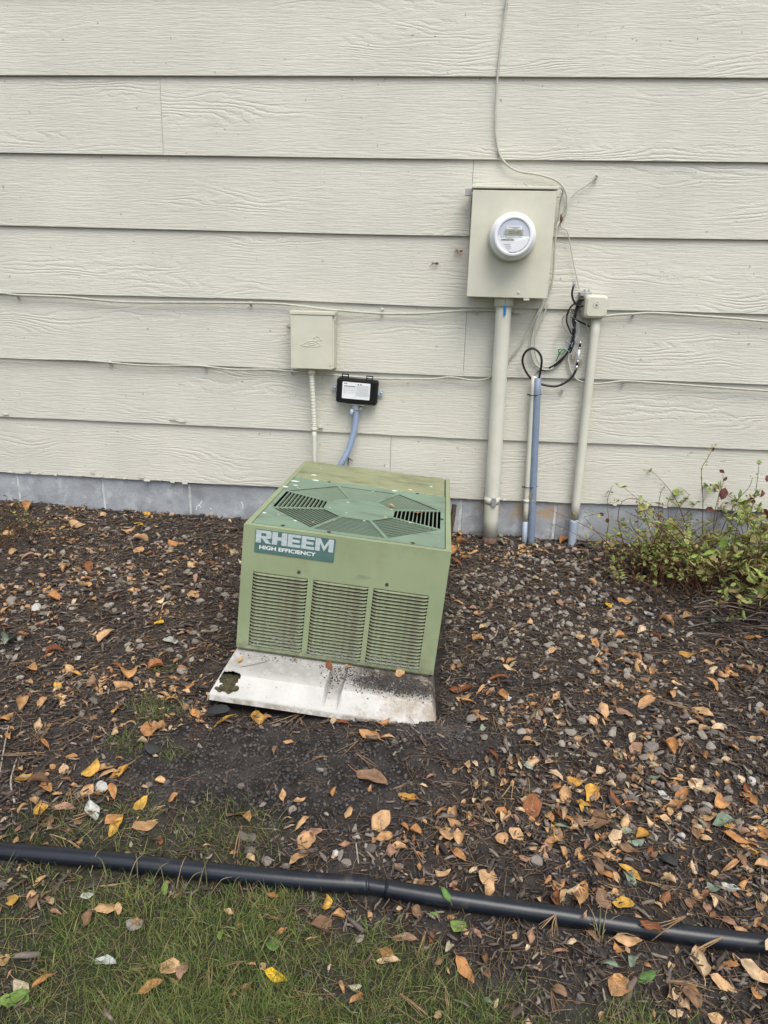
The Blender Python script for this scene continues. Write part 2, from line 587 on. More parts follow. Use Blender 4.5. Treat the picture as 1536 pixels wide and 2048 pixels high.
M['badge'] = simple('dark_teal_badge', (0.072, 0.145, 0.130), 0.5, 0.12, 40, 0.1)
M['badge_letter'] = simple('silver_letter', (0.44, 0.50, 0.51), 0.5, 0.16, 160, 0.3)
M['badge_white'] = simple('white_letter', (0.72, 0.75, 0.74), 0.5, 0.03)


def pad_material():
    n = N('weathered_white_pad')
    c = n.coord('Object')
    s = n.new('SeparateXYZ')
    n.t.links.new(c, s.inputs[0])
    v = n.noise(c, 7.0, 6.0, 0.65)
    col = n.vary((0.55, 0.54, 0.51), n.ramp(v, 0.3, 0.7, 0.88, 1.06))
    # washed-on soil towards the sunk corner, tan tide marks elsewhere
    g = n.math('ADD', n.math('MULTIPLY', s.outputs[0], 0.55), n.noise(c, 11.0, 6.0, 0.75))
    col = n.mix(n.ramp(g, 0.52, 0.76, 0.0, 0.8), col, (0.27, 0.21, 0.14))
    q = n.math('MULTIPLY', n.ramp(s.outputs[1], -0.155, -0.085), n.ramp(n.noise(c, 16.0, 6.0, 0.75), 0.30, 0.55))
    q2 = n.math('MULTIPLY', q, n.ramp(s.outputs[0], 0.02, 0.14, 0.35, 1.0))
    col = n.mix(q2, col, (0.085, 0.070, 0.058))
    col = n.mix(n.math('MULTIPLY', n.ramp(s.outputs[2], -0.052, -0.064), n.ramp(n.noise(c, 26.0, 5.0, 0.7), 0.4, 0.6, 0.1, 0.7)), col, (0.20, 0.165, 0.12))
    col = n.mix(n.ramp(n.noise(c, 90.0, 4.0, 0.7), 0.60, 0.72, 0.0, 0.7), col, (0.16, 0.13, 0.10))
    n.bump(n.noise(c, 210.0, 3.0, 0.6), 0.35, 0.0015)
    return n.fin(col, 0.75, 0.0, 0.3)


M['pad'] = pad_material()
M['moss'] = simple('dark_moss', (0.060, 0.052, 0.024), 0.95, 0.5, 60, 0.8, 0.004, 160)
M['soil'] = island_material('soil_clods', [(0.040, 0.037, 0.036), (0.072, 0.066, 0.064), (0.052, 0.047, 0.047), (0.115, 0.105, 0.10), (0.03, 0.027, 0.026)], 0.95, 90.0, 0.12)
M['bark'] = island_material('bark_mulch', [(0.090, 0.070, 0.059), (0.042, 0.034, 0.031), (0.140, 0.105, 0.084), (0.058, 0.050, 0.047), (0.27, 0.225, 0.18), (0.090, 0.072, 0.063), (0.046, 0.039, 0.037), (0.19, 0.16, 0.138)], 0.9, 80.0, 0.15)
M['stone'] = island_material('grey_stone', [(0.20, 0.172, 0.148), (0.29, 0.255, 0.215), (0.125, 0.108, 0.096), (0.23, 0.197, 0.162), (0.36, 0.325, 0.28), (0.16, 0.14, 0.125)], 0.85, 55.0, 0.25, 0.6, 0.002, 200.0, extra=((0.055, 0.045, 0.038), 30.0, 0.52, 0.66, 0.7))
M['pale_stone'] = island_material('pale_stone', [(0.50, 0.49, 0.46), (0.40, 0.39, 0.37)], 0.8, 55.0, 0.25, extra=((0.15, 0.13, 0.11), 30.0, 0.55, 0.7, 0.7))
M['slate'] = island_material('dark_slate', [(0.026, 0.027, 0.028), (0.04, 0.041, 0.042)], 0.7, 50.0, 0.3)
M['needle'] = island_material('pine_needle', [(0.20, 0.12, 0.065), (0.40, 0.28, 0.15), (0.11, 0.065, 0.042), (0.28, 0.18, 0.095), (0.14, 0.085, 0.055)], 0.7, 80.0, 0.3)
M['twig'] = island_material('dry_twig', [(0.085, 0.055, 0.038), (0.13, 0.085, 0.055), (0.055, 0.036, 0.027)], 0.85, 120.0, 0.2)
M['bleached'] = island_material('bleached_twig', [(0.42, 0.38, 0.31), (0.33, 0.29, 0.23)], 0.8, 90.0, 0.2)
M['grass'] = island_material('lawn_blade', [(0.068, 0.115, 0.024), (0.125, 0.170, 0.036), (0.25, 0.21, 0.090), (0.082, 0.135, 0.030), (0.17, 0.182, 0.052), (0.050, 0.092, 0.021), (0.098, 0.138, 0.036)], 0.6, 40.0, 0.3, 0.0)
M['dry_grass'] = island_material('dry_grass_blade', [(0.21, 0.175, 0.085), (0.12, 0.125, 0.045), (0.28, 0.23, 0.13)], 0.7, 40.0, 0.25, 0.0)
M['stem'] = island_material('brown_stem', [(0.12, 0.055, 0.032), (0.075, 0.036, 0.024), (0.16, 0.085, 0.048)], 0.8, 90.0, 0.2)
M['shrub_leaf'] = leaf_material('lime_shrub_leaf', [(0.26, 0.35, 0.08), (0.38, 0.48, 0.13), (0.16, 0.27, 0.06), (0.46, 0.50, 0.19), (0.26, 0.17, 0.08), (0.30, 0.37, 0.11), (0.38, 0.29, 0.12)], (0.16, 0.13, 0.04), 0.25)
M['red_leaf'] = leaf_material('dark_red_leaf', [(0.13, 0.045, 0.040), (0.17, 0.075, 0.05)], (0.06, 0.025, 0.02))

LEAFCOL = {
    't': ('tan', [(0.52, 0.31, 0.15), (0.60, 0.38, 0.20), (0.45, 0.25, 0.115)]),
    'o': ('orange brown', [(0.47, 0.22, 0.08), (0.53, 0.275, 0.105), (0.39, 0.17, 0.065)]),
    'p': ('pale tan', [(0.60, 0.43, 0.26), (0.66, 0.50, 0.32), (0.55, 0.38, 0.22)]),
    'y': ('yellow', [(0.56, 0.31, 0.065), (0.62, 0.36, 0.07), (0.52, 0.27, 0.06)]),
    'Y': ('bright yellow', [(0.75, 0.46, 0.02), (0.72, 0.42, 0.02)]),
    'r': ('rust brown', [(0.23, 0.082, 0.034), (0.28, 0.105, 0.042), (0.18, 0.065, 0.03)]),
    'b': ('dull brown', [(0.22, 0.130, 0.075), (0.27, 0.165, 0.10), (0.18, 0.10, 0.06)]),
    'k': ('pinkish brown', [(0.40, 0.24, 0.165), (0.36, 0.20, 0.135)]),
    'g': ('grey green', [(0.20, 0.27, 0.20), (0.27, 0.33, 0.25), (0.16, 0.22, 0.15)]),
    'w': ('greyish white', [(0.55, 0.57, 0.53), (0.47, 0.49, 0.45)]),
    'l': ('green', [(0.10, 0.20, 0.055), (0.13, 0.24, 0.06), (0.20, 0.30, 0.07)]),
}
for k, (nm, cols) in LEAFCOL.items():
    M['leaf_' + k] = leaf_material(nm.replace(' ', '_') + '_leaf', cols, spots=(0.10, 0.045, 0.015) if k not in 'gwl' else (0.10, 0.13, 0.07))


# ------------------------------------------------------------------ scattering
def rotmats(yaw, pitch, roll):
    cz, sz, cy, sy, cx, sx = np.cos(yaw), np.sin(yaw), np.cos(pitch), np.sin(pitch), np.cos(roll), np.sin(roll)
    R = np.empty((len(yaw), 3, 3))
    R[:, 0, 0], R[:, 0, 1], R[:, 0, 2] = cz * cy, cz * sy * sx - sz * cx, cz * sy * cx + sz * sx
    R[:, 1, 0], R[:, 1, 1], R[:, 1, 2] = sz * cy, sz * sy * sx + cz * cx, sz * sy * cx - cz * sx
    R[:, 2, 0], R[:, 2, 1], R[:, 2, 2] = -sy, cy * sx, cy * cx
    return R


def merged(name, temps, pos, R, scale, m, parent=None, smooth=False, off=(0, 0, 0)):
    """one mesh out of many placed copies of a few template pieces (triangulated)"""
    n = len(pos)
    which = rng.integers(0, len(temps), n)
    Vs, Fs, Us, b = [], [], [], 0
    for k, tm in enumerate(temps):
        V, T = np.asarray(tm[0], float), np.asarray(tm[1], int)
        i = np.nonzero(which == k)[0]
        if not len(i):
            continue
        sc = scale[i] if scale.ndim == 2 else np.repeat(scale[i][:, None], 3, 1)
        P = np.einsum('nij,nvj->nvi', R[i], V[None] * sc[:, None, :]) + pos[i][:, None, :]
        Vs.append(P.reshape(-1, 3))
        Fs.append((T[None] + (b + np.arange(len(i)) * len(V))[:, None, None]).reshape(-1, 3))
        if len(tm) > 2:
            Us.append(np.tile(np.asarray(tm[2])[T].reshape(-1, 2), (len(i), 1)))
        b += len(i) * len(V)
    V, T = np.concatenate(Vs) - np.array(off), np.concatenate(Fs)
    me = bpy.data.meshes.new(name)
    me.vertices.add(len(V))
    me.vertices.foreach_set('co', V.ravel())
    me.loops.add(T.size)
    me.loops.foreach_set('vertex_index', T.ravel().astype(np.int32))
    me.polygons.add(len(T))
    me.polygons.foreach_set('loop_start', np.arange(0, T.size, 3, dtype=np.int32))
    me.polygons.foreach_set('loop_total', np.full(len(T), 3, dtype=np.int32))
    if smooth:
        me.polygons.foreach_set('use_smooth', np.ones(len(T), dtype=bool))
    if Us:
        me.uv_layers.new(name='UVMap').data.foreach_set('uv', np.concatenate(Us).ravel())
    me.materials.append(m)
    me.update(calc_edges=True)
    o = bpy.data.objects.new(name, me)
    COL.objects.link(o)
    if parent:
        o.parent = parent
    return o


def tris(F):
    out = []
    for f in F:
        out += [(f[0], f[i], f[i + 1]) for i in range(1, len(f) - 1)]
    return out


def ico(sub=0):
    t = (1 + 5 ** 0.5) / 2
    V = [np.array(v, float) / math.hypot(1, t) for v in [(-1, t, 0), (1, t, 0), (-1, -t, 0), (1, -t, 0), (0, -1, t), (0, 1, t), (0, -1, -t), (0, 1, -t), (t, 0, -1), (t, 0, 1), (-t, 0, -1), (-t, 0, 1)]]
    F = [(0, 11, 5), (0, 5, 1), (0, 1, 7), (0, 7, 10), (0, 10, 11), (1, 5, 9), (5, 11, 4), (11, 10, 2), (10, 7, 6), (7, 1, 8), (3, 9, 4), (3, 4, 2), (3, 2, 6), (3, 6, 8), (3, 8, 9), (4, 9, 5), (2, 4, 11), (6, 2, 10), (8, 6, 7), (9, 8, 1)]
    for _ in range(sub):
        c, G2 = {}, []

        def mid(a, b):
            k = (min(a, b), max(a, b))
            if k not in c:
                v = V[a] + V[b]
                V.append(v / np.linalg.norm(v))
                c[k] = len(V) - 1
            return c[k]
        for a, b, d in F:
            e, f, g = mid(a, b), mid(b, d), mid(d, a)
            G2 += [(a, e, g), (b, f, e), (d, g, f), (e, f, g)]
        F = G2
    return np.array(V), F


def stone_template(sub, seed, cuts=7):
    r = np.random.default_rng(seed)
    V, F = ico(sub)
    V = V * (1 + r.normal(0, 0.06, (len(V), 1)))
    for _ in range(cuts):                                  # broken faces
        n = r.normal(size=3)
        n /= np.linalg.norm(n)
        d = r.uniform(0.42, 0.78)
        e = V @ n
        V = V - np.outer(np.clip(e - d, 0, None), n)
    V = V * np.array([1.0, r.uniform(0.65, 0.95), r.uniform(0.45, 0.75)]) * 0.5
    return V, F


def leaf_template(seed, kind):
    """a dry leaf of length 1 lying about flat: curled, folded along the rib, with a wavy edge and a stalk"""
    r = np.random.default_rng(seed)
    nu, nv = 10, 7
    u = np.linspace(0, 1, nu)
    wd = {'oval': 0.23, 'broad': 0.34, 'narrow': 0.15}[kind] * r.uniform(0.88, 1.12)
    prof = np.sin(np.pi * u ** r.uniform(0.75, 1.0)) ** 0.8 * wd
    prof[0], prof[-1] = 0.006, 0.006
    k = 1.6 if seed % 3 == 0 else 0.9
    bend = r.normal(0, 1.0) * k
    fold = r.uniform(-0.1, 0.9)
    roll = r.normal(0, 1.25) * k
    twist = r.normal(0, 0.55)
    ph = r.uniform(0, 6.28, 4)
    V, UV = [], []
    x, z, ang = 0.0, 0.0, -bend / 2
    for i in range(nu):
        if i:
            x += math.cos(ang) / (nu - 1)
            z += math.sin(ang) / (nu - 1)
            ang += bend / (nu - 1) + 0.10 * math.sin(5 * u[i] + ph[3])
        for j in range(nv):
            v = (j / (nv - 1) - 0.5) * 2
            wv = prof[i] * (1 + 0.10 * math.sin(13 * u[i] + ph[0] + 2 * np.sign(v)) * (abs(v) > 0.9))
            a = v * (fold * 0.5 + 0.2) + roll * v * abs(v) * 0.55
            yy = wv * (math.sin(a) / a if abs(a) > 1e-3 else 1.0) * v * 1.0
            zz = wv * abs(v) * abs(math.sin(a)) * (1 if fold + roll > 0 else -1)
            zz += 0.030 * math.sin(8 * u[i] + ph[1] + v * 2.5) * abs(v) + 0.012 * r.normal() * abs(v)
            t = twist * (u[i] - 0.5)
            yy, zz = yy * math.cos(t) - zz * math.sin(t), yy * math.sin(t) + zz * math.cos(t)
            V.append((x - math.sin(ang) * zz, yy, z + math.cos(ang) * zz))
            UV.append((u[i], j / (nv - 1)))
    F = [(i * nv + j, (i + 1) * nv + j, (i + 1) * nv + j + 1, i * nv + j + 1) for i in range(nu - 1) for j in range(nv - 1)]
    m = nv // 2
    b = len(V)                                             # stalk
    p0 = np.array(V[m])
    l = r.uniform(0.12, 0.3)
    for q, wq in ((0, 0.010), (0.5, 0.007), (1, 0.007)):
        for sgn in (-1, 1):
            V.append((p0[0] - q * l, p0[1] + sgn * wq + 0.05 * q * q, p0[2] + 0.03 * math.sin(q * 2)))
            UV.append((0.0, 0.5))
    F += [(b, b + 1, b + 3, b + 2), (b + 2, b + 3, b + 5, b + 4)]
    V = np.array(V)
    V[:, 0] -= 0.5 * (V[:, 0].min() + V[:, 0].max())
    V[:, 2] -= np.quantile(V[:, 2], 0.06)
    return V, tris(F), np.array(UV)


def mesh_from(name, tm, m, smooth=True):
    me = bpy.data.meshes.new(name)
    me.from_pydata([tuple(v) for v in tm[0]], [], [tuple(map(int, f)) for f in tm[1]])
    if smooth:
        me.polygons.foreach_set('use_smooth', [True] * len(me.polygons))
    if len(tm) > 2:
        T = np.asarray(tm[1]).ravel()
        me.uv_layers.new(name='UVMap').data.foreach_set('uv', np.asarray(tm[2])[T].ravel())
    me.materials.append(m)
    me.update()
    return me


# ------------------------------------------------------------------ ground
def axis(dense0, dense1, step, far0, far1):
    a = np.arange(dense0, dense1 + 1e-6, step)
    lo, hi, d, q = [], [], step, dense0
    while q > far0:
        d *= 1.35
        q -= d
        lo.append(q)
    d, q = step, dense1
    while q < far1:
        d *= 1.35
        q += d
        hi.append(q)
    return np.concatenate([lo[::-1], a, hi])


LAWN_TUFTS = [(G(310, 1420), 0.09), (G(255, 1490), 0.06), (G(420, 1690), 0.16), (G(200, 1690), 0.20), (G(80, 1670), 0.10), (G(345, 1508), 0.035), (G(330, 1335), 0.05)]


def lawn(x, y):
    """how grassy the ground is, 0..1"""
    x, y = np.asarray(x, float), np.asarray(y, float)
    edge = -1.875 - 0.16 / (1 + np.exp(-(x + 0.02) / 0.06)) + 0.05 * (fbm(x * 6, y * 6, 41, 3) - 0.44)
    g = 1 / (1 + np.exp((y - edge) / 0.018))
    hole = fbm(x * 7.0, y * 7.0, 77, 3)
    g = g * np.clip((hole - 0.30) / 0.12, np.where(x < -.35, .42, .15), 1)
    g = np.maximum(g, np.clip(1.0 - np.maximum(0, y + 2.35) * 50, 0, 1) * (y < -2.33))
    for p, r in LAWN_TUFTS:
        g = np.maximum(g, 0.50 * np.exp(-(((x - p[0]) / r) ** 2 + ((y - p[1]) / (r * 0.75)) ** 2) ** 2))
    return g


def build_ground():
    xs, ys = axis(-2.3, 1.9, 0.009, -70, 70), axis(-2.45, 0.0, 0.009, -90, 60)
    X, Y = np.meshgrid(xs, ys)
    Z = gz(X, Y)
    nx, ny = len(xs), len(ys)
    V = np.stack([X, Y, Z], -1).reshape(-1, 3)
    idx = np.arange(nx * ny).reshape(ny, nx)
    Q = np.stack([idx[:-1, :-1], idx[:-1, 1:], idx[1:, 1:], idx[1:, :-1]], -1).reshape(-1, 4)
    me = bpy.data.meshes.new('ground')
    me.vertices.add(len(V))
    me.vertices.foreach_set('co', V.ravel())
    me.loops.add(Q.size)
    me.loops.foreach_set('vertex_index', Q.ravel().astype(np.int32))
    me.polygons.add(len(Q))
    me.polygons.foreach_set('loop_start', np.arange(0, Q.size, 4, dtype=np.int32))
    me.polygons.foreach_set('loop_total', np.full(len(Q), 4, dtype=np.int32))
    me.polygons.foreach_set('use_smooth', np.ones(len(Q), dtype=bool))
    at = me.attributes.new('lawn', 'FLOAT', 'POINT')
    at.data.foreach_set('value', lawn(X, Y).ravel().astype(np.float32))
    me.materials.append(M['ground'])
    me.update(calc_edges=True)
    o = bpy.data.objects.new('ground', me)
    COL.objects.link(o)
    tag(o, kind='structure')


build_ground()

# ------------------------------------------------------------------ house wall: lap siding over a block footing
EDGES_PX = [
    [(0, 150.5), (768, 152.3), (1536, 156)], [(0, 305.5), (768, 317), (1536, 325)], [(0, 451), (768, 470), (1536, 480)],
    [(0, 585.5), (540, 599.4), (880, 614.3), (1280, 621.6)], [(0, 713.6), (540, 736.9), (940, 753.6), (1300, 761)],
    [(0, 833.5), (540, 858), (940, 878.6), (1300, 891.4), (1536, 900.7)],
    [(0, 945), (540, 974), (940, 998.9), (1300, 1012.5), (1536, 1025)]]
edges = []
for l in EDGES_PX:
    P = [W(*p) for p in l]
    edges.append((np.array([p[0] for p in P]), np.array([p[2] for p in P])))
top = np.mean(edges[0][1])
for k in range(1, 8):
    edges.insert(0, (np.array([-3.0, 3.0]), np.array([top + 0.283 * k] * 2)))
NROW = len(edges)
JOINTS = {8: [W(322, 232)[0]], 9: [W(946, 345)[0]], 11: [W(931, 670)[0]], 13: [W(781, 905)[0]], 7: [-2.9], 10: [2.6], 12: [-2.75]}
WALL_X = 6.5
wall = thing('house_wall', (0, 0.02, gbase(0, 0)), 'house wall of wide cream painted lap boards over a low grey block footing', 'house wall')


def edge_z(i, x):
    return np.interp(x, edges[i][0], edges[i][1])


def board(i, x0, x1):
    last2 = i >= NROW - 2
    step = 0.009 if i == NROW - 1 else (0.015 if i == NROW - 2 else 0.06)
    a, b = max(x0, -2.4), min(x1, 2.1)
    xs = [x0, x1] if b <= a else [x0] + list(np.linspace(a, b, max(2, int((b - a) / step)))) + [x1]
    xs = np.array(sorted(set(np.round(xs, 5))))
    zb = edge_z(i, xs)
    zt = (edge_z(i - 1, xs) if i else zb + 0.283) + 0.022
    if last2:                                               # ragged, swollen lower edge where the paint has let go
        amp = 0.0040 if i == NROW - 1 else 0.0015
        zb = zb + amp * (fbm(xs * 9, xs * 0, 5, 3) - 0.44) * 2 + amp * 0.6 * (vnoise(xs * 70, xs * 0, 15) - 0.5) * (vnoise(xs * 7, xs * 0 + 3, 16) > 0.45)
    wav = 0.0016 * (fbm(xs * 1.7 + i * 3, xs * 0 + i, 31, 2) - 0.37)
    swell = 0.004 * (fbm(xs * 6 + i, xs * 0 + 2 * i, 33, 2) - 0.3) * (1.0 if i == NROW - 1 else 0.25)
    H = zt - zb
    rows = [(0.011, zb + 0.0006), (0.0016, zb), (0.0, zb + 0.0016)]
    rows += [(0.0135 * q, zb + H * q) for q in (0.08, 0.3, 0.65, 1.0)]
    n = len(xs)
    V = []
    for k, (y, z) in enumerate(rows):
        s = swell * (1.0 if 0 < k < 4 else 0)
        V += list(zip(xs, np.full(n, y) + wav - s, z))
    V += list(zip(xs, np.full(n, 0.0245) + wav, zt))
    rows.append(None)
    F = []
    for k in range(len(rows) - 1):
        F += [(k * n + j, k * n + j + 1, (k + 1) * n + j + 1, (k + 1) * n + j) for j in range(n - 1)]
    R = len(rows)
    F += [tuple(k * n for k in range(R)), tuple(k * n + n - 1 for k in range(R - 1, -1, -1))]
    mb = MB()
    mb.add(V, F)
    o = mb.build('siding_board', M['siding'], wall)
    return o


for i in range(NROW):
    cuts = [-WALL_X] + sorted(JOINTS.get(i, [(-3.4, 2.9, -4.1)[i % 3]])) + [WALL_X]
    for a, b in zip(cuts[:-1], cuts[1:]):
        board(i, a + 0.0008, b - 0.0008)
mb = MB()
mb.box(-WALL_X, WALL_X, 0.0275, 0.16, edge_z(NROW - 1, 0) - 0.02, top + 0.283 * 7 + 0.25)
mb.build('sheathing', M['backing'], wall)

# footing: each concrete block a piece, mortar bed behind the joints
found = MB().box(-WALL_X, WALL_X, 0.0175, 0.2, -1.5, -0.872).build('foundation', M['mortar'], wall)
j0 = W(205, 1000)[0]
BL = W(378, 1005)[0] - j0
for c in range(-13, 15):
    x0 = j0 + c * BL
    for z0, z1 in ((-1.075, -0.878), (-1.275, -1.083)):
        sh = 0 if z0 > -1.1 else BL / 2
        if x0 + sh < -WALL_X or x0 + sh + BL > WALL_X:
            continue
        a, b = x0 + 0.0055 + sh, x0 + BL - 0.0055 + sh
        t = -0.031 * 0
        MB().box(a, b, 0.015 + random.uniform(-0.0015, 0.0015), 0.06, z0, z1).build('concrete_block', M['block'], found, bevel=0.003)

# curls and flakes of paint along the lower edges
flk = [(12, 828, 14, 6), (345, 838, 16, 12), (362, 842, 20, 10), (22, 944, 10, 7), (55, 943, 14, 9), (78, 946, 9, 6), (110, 949, 12, 8), (160, 951, 13, 7), (185, 945, 7, 12), (200, 953, 16, 9), (225, 955, 12, 7), (250, 957, 10, 6), (283, 955, 10, 14), (295, 961, 15, 8), (318, 960, 12, 8), (345, 964, 10, 6), (370, 967, 11, 5), (1150, 1006, 9, 4), (1230, 1010, 8, 5), (1010, 1000, 9, 4), (1330, 1015, 8, 5)]
for x, y, wpx, hpx in flk:
    p = W(x, y, 0.003)
    k = mpp(p)
    hw, hh = wpx * k / 2 * .9, hpx * k * .5
    mb = MB()
    nn = 5
    V, F = [], []
    for a in range(nn):
        q = a / (nn - 1) - 0.5
        jz = random.uniform(-0.25, 0.25) * hh
        V += [(p[0] + q * 2 * hw, -0.002, p[2] + hh * 0.75 + jz * 0.4), (p[0] + q * 2 * hw + random.uniform(-.2, .2) * hw, -0.0045, p[2] + hh * 0.2), (p[0] + q * 2 * hw + random.uniform(-.2, .2) * hw, -0.005 - random.uniform(0.0005, 0.003), p[2] - hh * 0.3 + jz)]
    F = [(a * 3 + b, a * 3 + 3 + b, a * 3 + 4 + b, a * 3 + 1 + b) for a in range(nn - 1) for b in (0, 1)]
    mb.add(V, F)
    mb.build('paint_flake', M['flake'], wall)
# split, lifted patch of board behind the cooling unit
mb = MB()
for (x, y), (x2, y2), r in [((694, 915), (706, 922), 0.003), ((697, 915), (696, 935), 0.0025)]:
    mb.tube([W(x, y, 0.001), W(x2, y2, 0.001)], [r, r * 0.4], 6)
mb.build('crack', M['backing'], wall)
# white drips on the footing
for pts in ([(404, 1002), (400, 1009), (394, 1013), (393, 1020)], [(399, 1010), (402, 1015)], [(482, 1004), (486, 1010), (485, 1017)], [(420, 1016), (423, 1018)]):
    MB().tube([W(a, b, -0.0145) for a, b in pts], 0.0022, 6, smooth=3).build('paint_drip', M['white'], wall)

# ------------------------------------------------------------------ cables along the wall
CLIP = {}


def cable(pts, r, label, off=0.011, mat_='cable', name='cable', cat='cable', group=None, n=8):
    P = [W(a[0], a[1], a[2] if len(a) > 2 else off) for a in pts]
    o = MB().tube(P, r, n, smooth=5).build(name, M[mat_], None, smooth=True)
    return tag(o, label, cat, group, 'thing')


cable([(1016, -330), (1015, -150), (1014, -20), (1012, 10), (1003, 80), (995, 152), (991, 225), (992, 275), (998, 305), (1010, 325), (1035, 342), (1080, 350), (1110, 360), (1126, 374), (1134, 395), (1133, 420), (1122, 440), (1114, 452, .03), (1109, 500, .03), (1105, 560, .02), (1092, 600), (1077, 631), (1064, 675), (1062, 702), (1069, 727), (1088, 739), (1109, 735), (1128, 717), (1138, 700)], 0.0042,
      'cream painted cable dropping from the top of the wall, bending round the meter box')
cable([(-420, 575), (-100, 583), (0, 586), (35, 590), (130, 594), (250, 604), (400, 605), (500, 606), (560, 608), (610, 613), (660, 619), (760, 627), (840, 627), (900, 623), (955, 620), (1000, 621), (1042, 627)], 0.0048,
      'upper cream cable sagging along the siding over the grey disconnect box')
cable([(1208, 633), (1213, 632), (1240, 629), (1265, 628), (1310, 626), (1400, 632), (1470, 637), (1536, 643), (1700, 655), (2000, 672)], 0.0048,
      'cream cable running right from the small telephone cover along the siding')
cable([(-420, 700), (-60, 712), (0, 715), (70, 718), (160, 720), (222, 725), (290, 731), (380, 731), (413, 733), (470, 739), (540, 739), (585, 743), (680, 751), (760, 757), (860, 758), (900, 754), (940, 760), (962, 760), (982, 753), (1018, 719), (1047, 680), (1071, 634), (1088, 600), (1097, 560)], 0.0040,
      'lower thin cream cable along the siding, rising past the tall pole to the meter box')
cable([(1137, 702), (1137, 724), (1145, 749), (1159, 762), (1181, 768), (1213, 766), (1246, 762), (1300, 765), (1400, 772), (1536, 782), (1800, 800)], 0.004,
      'cream cable curving from the black wire bundle and off to the right')
cable([(1192, 354), (1184, 362), (1168, 374), (1155, 382), (1148, 390), (1140, 396)], 0.0022, 'short thin wire pinned to the siding above right of the meter box')
cable([(1112, 374, .06), (1122, 376, .05), (1126, 384, .04), (1122, 398, .03), (1119, 418, .02), (1118, 440, .02), (1110, 458, .03)], 0.0032, 'short cream cable looping out of the top corner of the meter box')
cable([(1121, 446, .012), (1123, 456, .012), (1132, 459, .01), (1137, 472), (1146, 520), (1153, 553), (1158, 577)], 0.002, 'thin cream ground wire hanging from the dried brown knot')
cable([(1142, 622, .03), (1128, 632, .02), (1125, 645), (1131, 660), (1140, 668), (1150, 672), (1158, 678), (1161, 684)], 0.0028, 'short grey coaxial lead curling from the black bundle to the splitter', mat_='cable')
cable([(1131, 660), (1118, 668), (1110, 684), (1113, 694), (1121, 700)], 0.0014, 'hair thin wire loop left of the black wire bundle')
cable([(1172, 640, .02), (1174, 655, .02), (1177, 662, .02), (1181, 658, .02), (1180, 645, .02)], 0.0028, 'small grey wire loop hanging under the telephone cover')
cable([(1154, 604, .04), (1140, 616, .035), (1133, 640, .03), (1141, 664, .03), (1148, 684, .028), (1140, 706, .02)], 0.0034, 'black cable bowing out left of the wire bundle', mat_='rubber')
cable([(1150, 640, .035), (1158, 652, .03), (1155, 672, .028), (1143, 690, .026), (1150, 702, .02), (1158, 716, .014)], 0.0022, 'thin grey wire twisting round the foot of the wire bundle', mat_='light_pvc')
cable([(1098, 604, .014), (1084, 640, .014), (1071, 676, .014), (1070, 704, .014), (1078, 726, .014), (1094, 734, .014), (1112, 724, .016), (1126, 708, .018)], 0.0030, 'second cream cable running just inside the thicker bent one', mat_='cable')
cable([(1106, 737, .012), (1092, 742, .010), (1080, 741, .010), (1072, 748, .012)], 0.0022, 'black wire tail trailing left from the bundle to the thin conduit', mat_='rubber')
CLIPS = [(37, 591, 'near the left edge of the upper cable'), (502, 606, 'on the upper cable left of the disconnect box'), (955, 621, 'on the upper cable left of the tall pole'), (1265, 629, 'on the cable right of the telephone cover'), (222, 725, 'on the lower cable at far left'), (413, 733, 'on the lower cable midway to the disconnect box'), (585, 742, 'on the lower cable under the disconnect box'), (1246, 764, 'on the lower cable right of the rightmost conduit'), (1012, 8, 'at the top of the vertical cable'), (998, 304, 'where the vertical cable bends above the meter box'), (1192, 351, 'at the end of the short pinned wire'), (765, 619, 'without a cable, right of the disconnect box'), (1124, 779, 'empty, below the black coaxial loop')]
for x, y, where in CLIPS:
    p = W(x, y, 0)
    c = thing('cable_clip', p, 'small painted cable clip ' + where, 'cable clip', 'cable clips on the siding')
    t = MB()
    a = 0.0065
    arc = [(a * math.cos(q), a * math.sin(q)) for q in np.linspace(-0.3, math.pi + 0.3, 9)]
    V = [(p[0] + s * 0.0055, p[1] - 0.004 - v, p[2] + u) for s in (-1, 1) for (u, v) in arc]
    t.add(V, [(i, i + 1, i + 10, i + 9) for i in range(8)])
    t.box(p[0] - 0.0055, p[0] + 0.0055, p[1] - 0.005, p[1] + 0.002, p[2] - 0.017, p[2] - 0.006)
    o = t.build('strap', M['cable'], c)
    so = o.modifiers.new('thick', 'SOLIDIFY')
    so.thickness = 0.0015
    MB().lathe((p[0], p[1] - 0.004, p[2] - 0.012), [(0.0035, 0), (0.0035, 0.002), (0.002, 0.0035)], 10).build('nail', M['dull_metal'], c)


# ------------------------------------------------------------------ round conduits standing at the wall
def straight(a, b, off, k=0):
    p, q = W(a[0], a[1], off), W(b[0], b[1], off)
    return p, q


def seg(p, q, t0, t1):
    return p + (q - p) * t0, p + (q - p) * t1


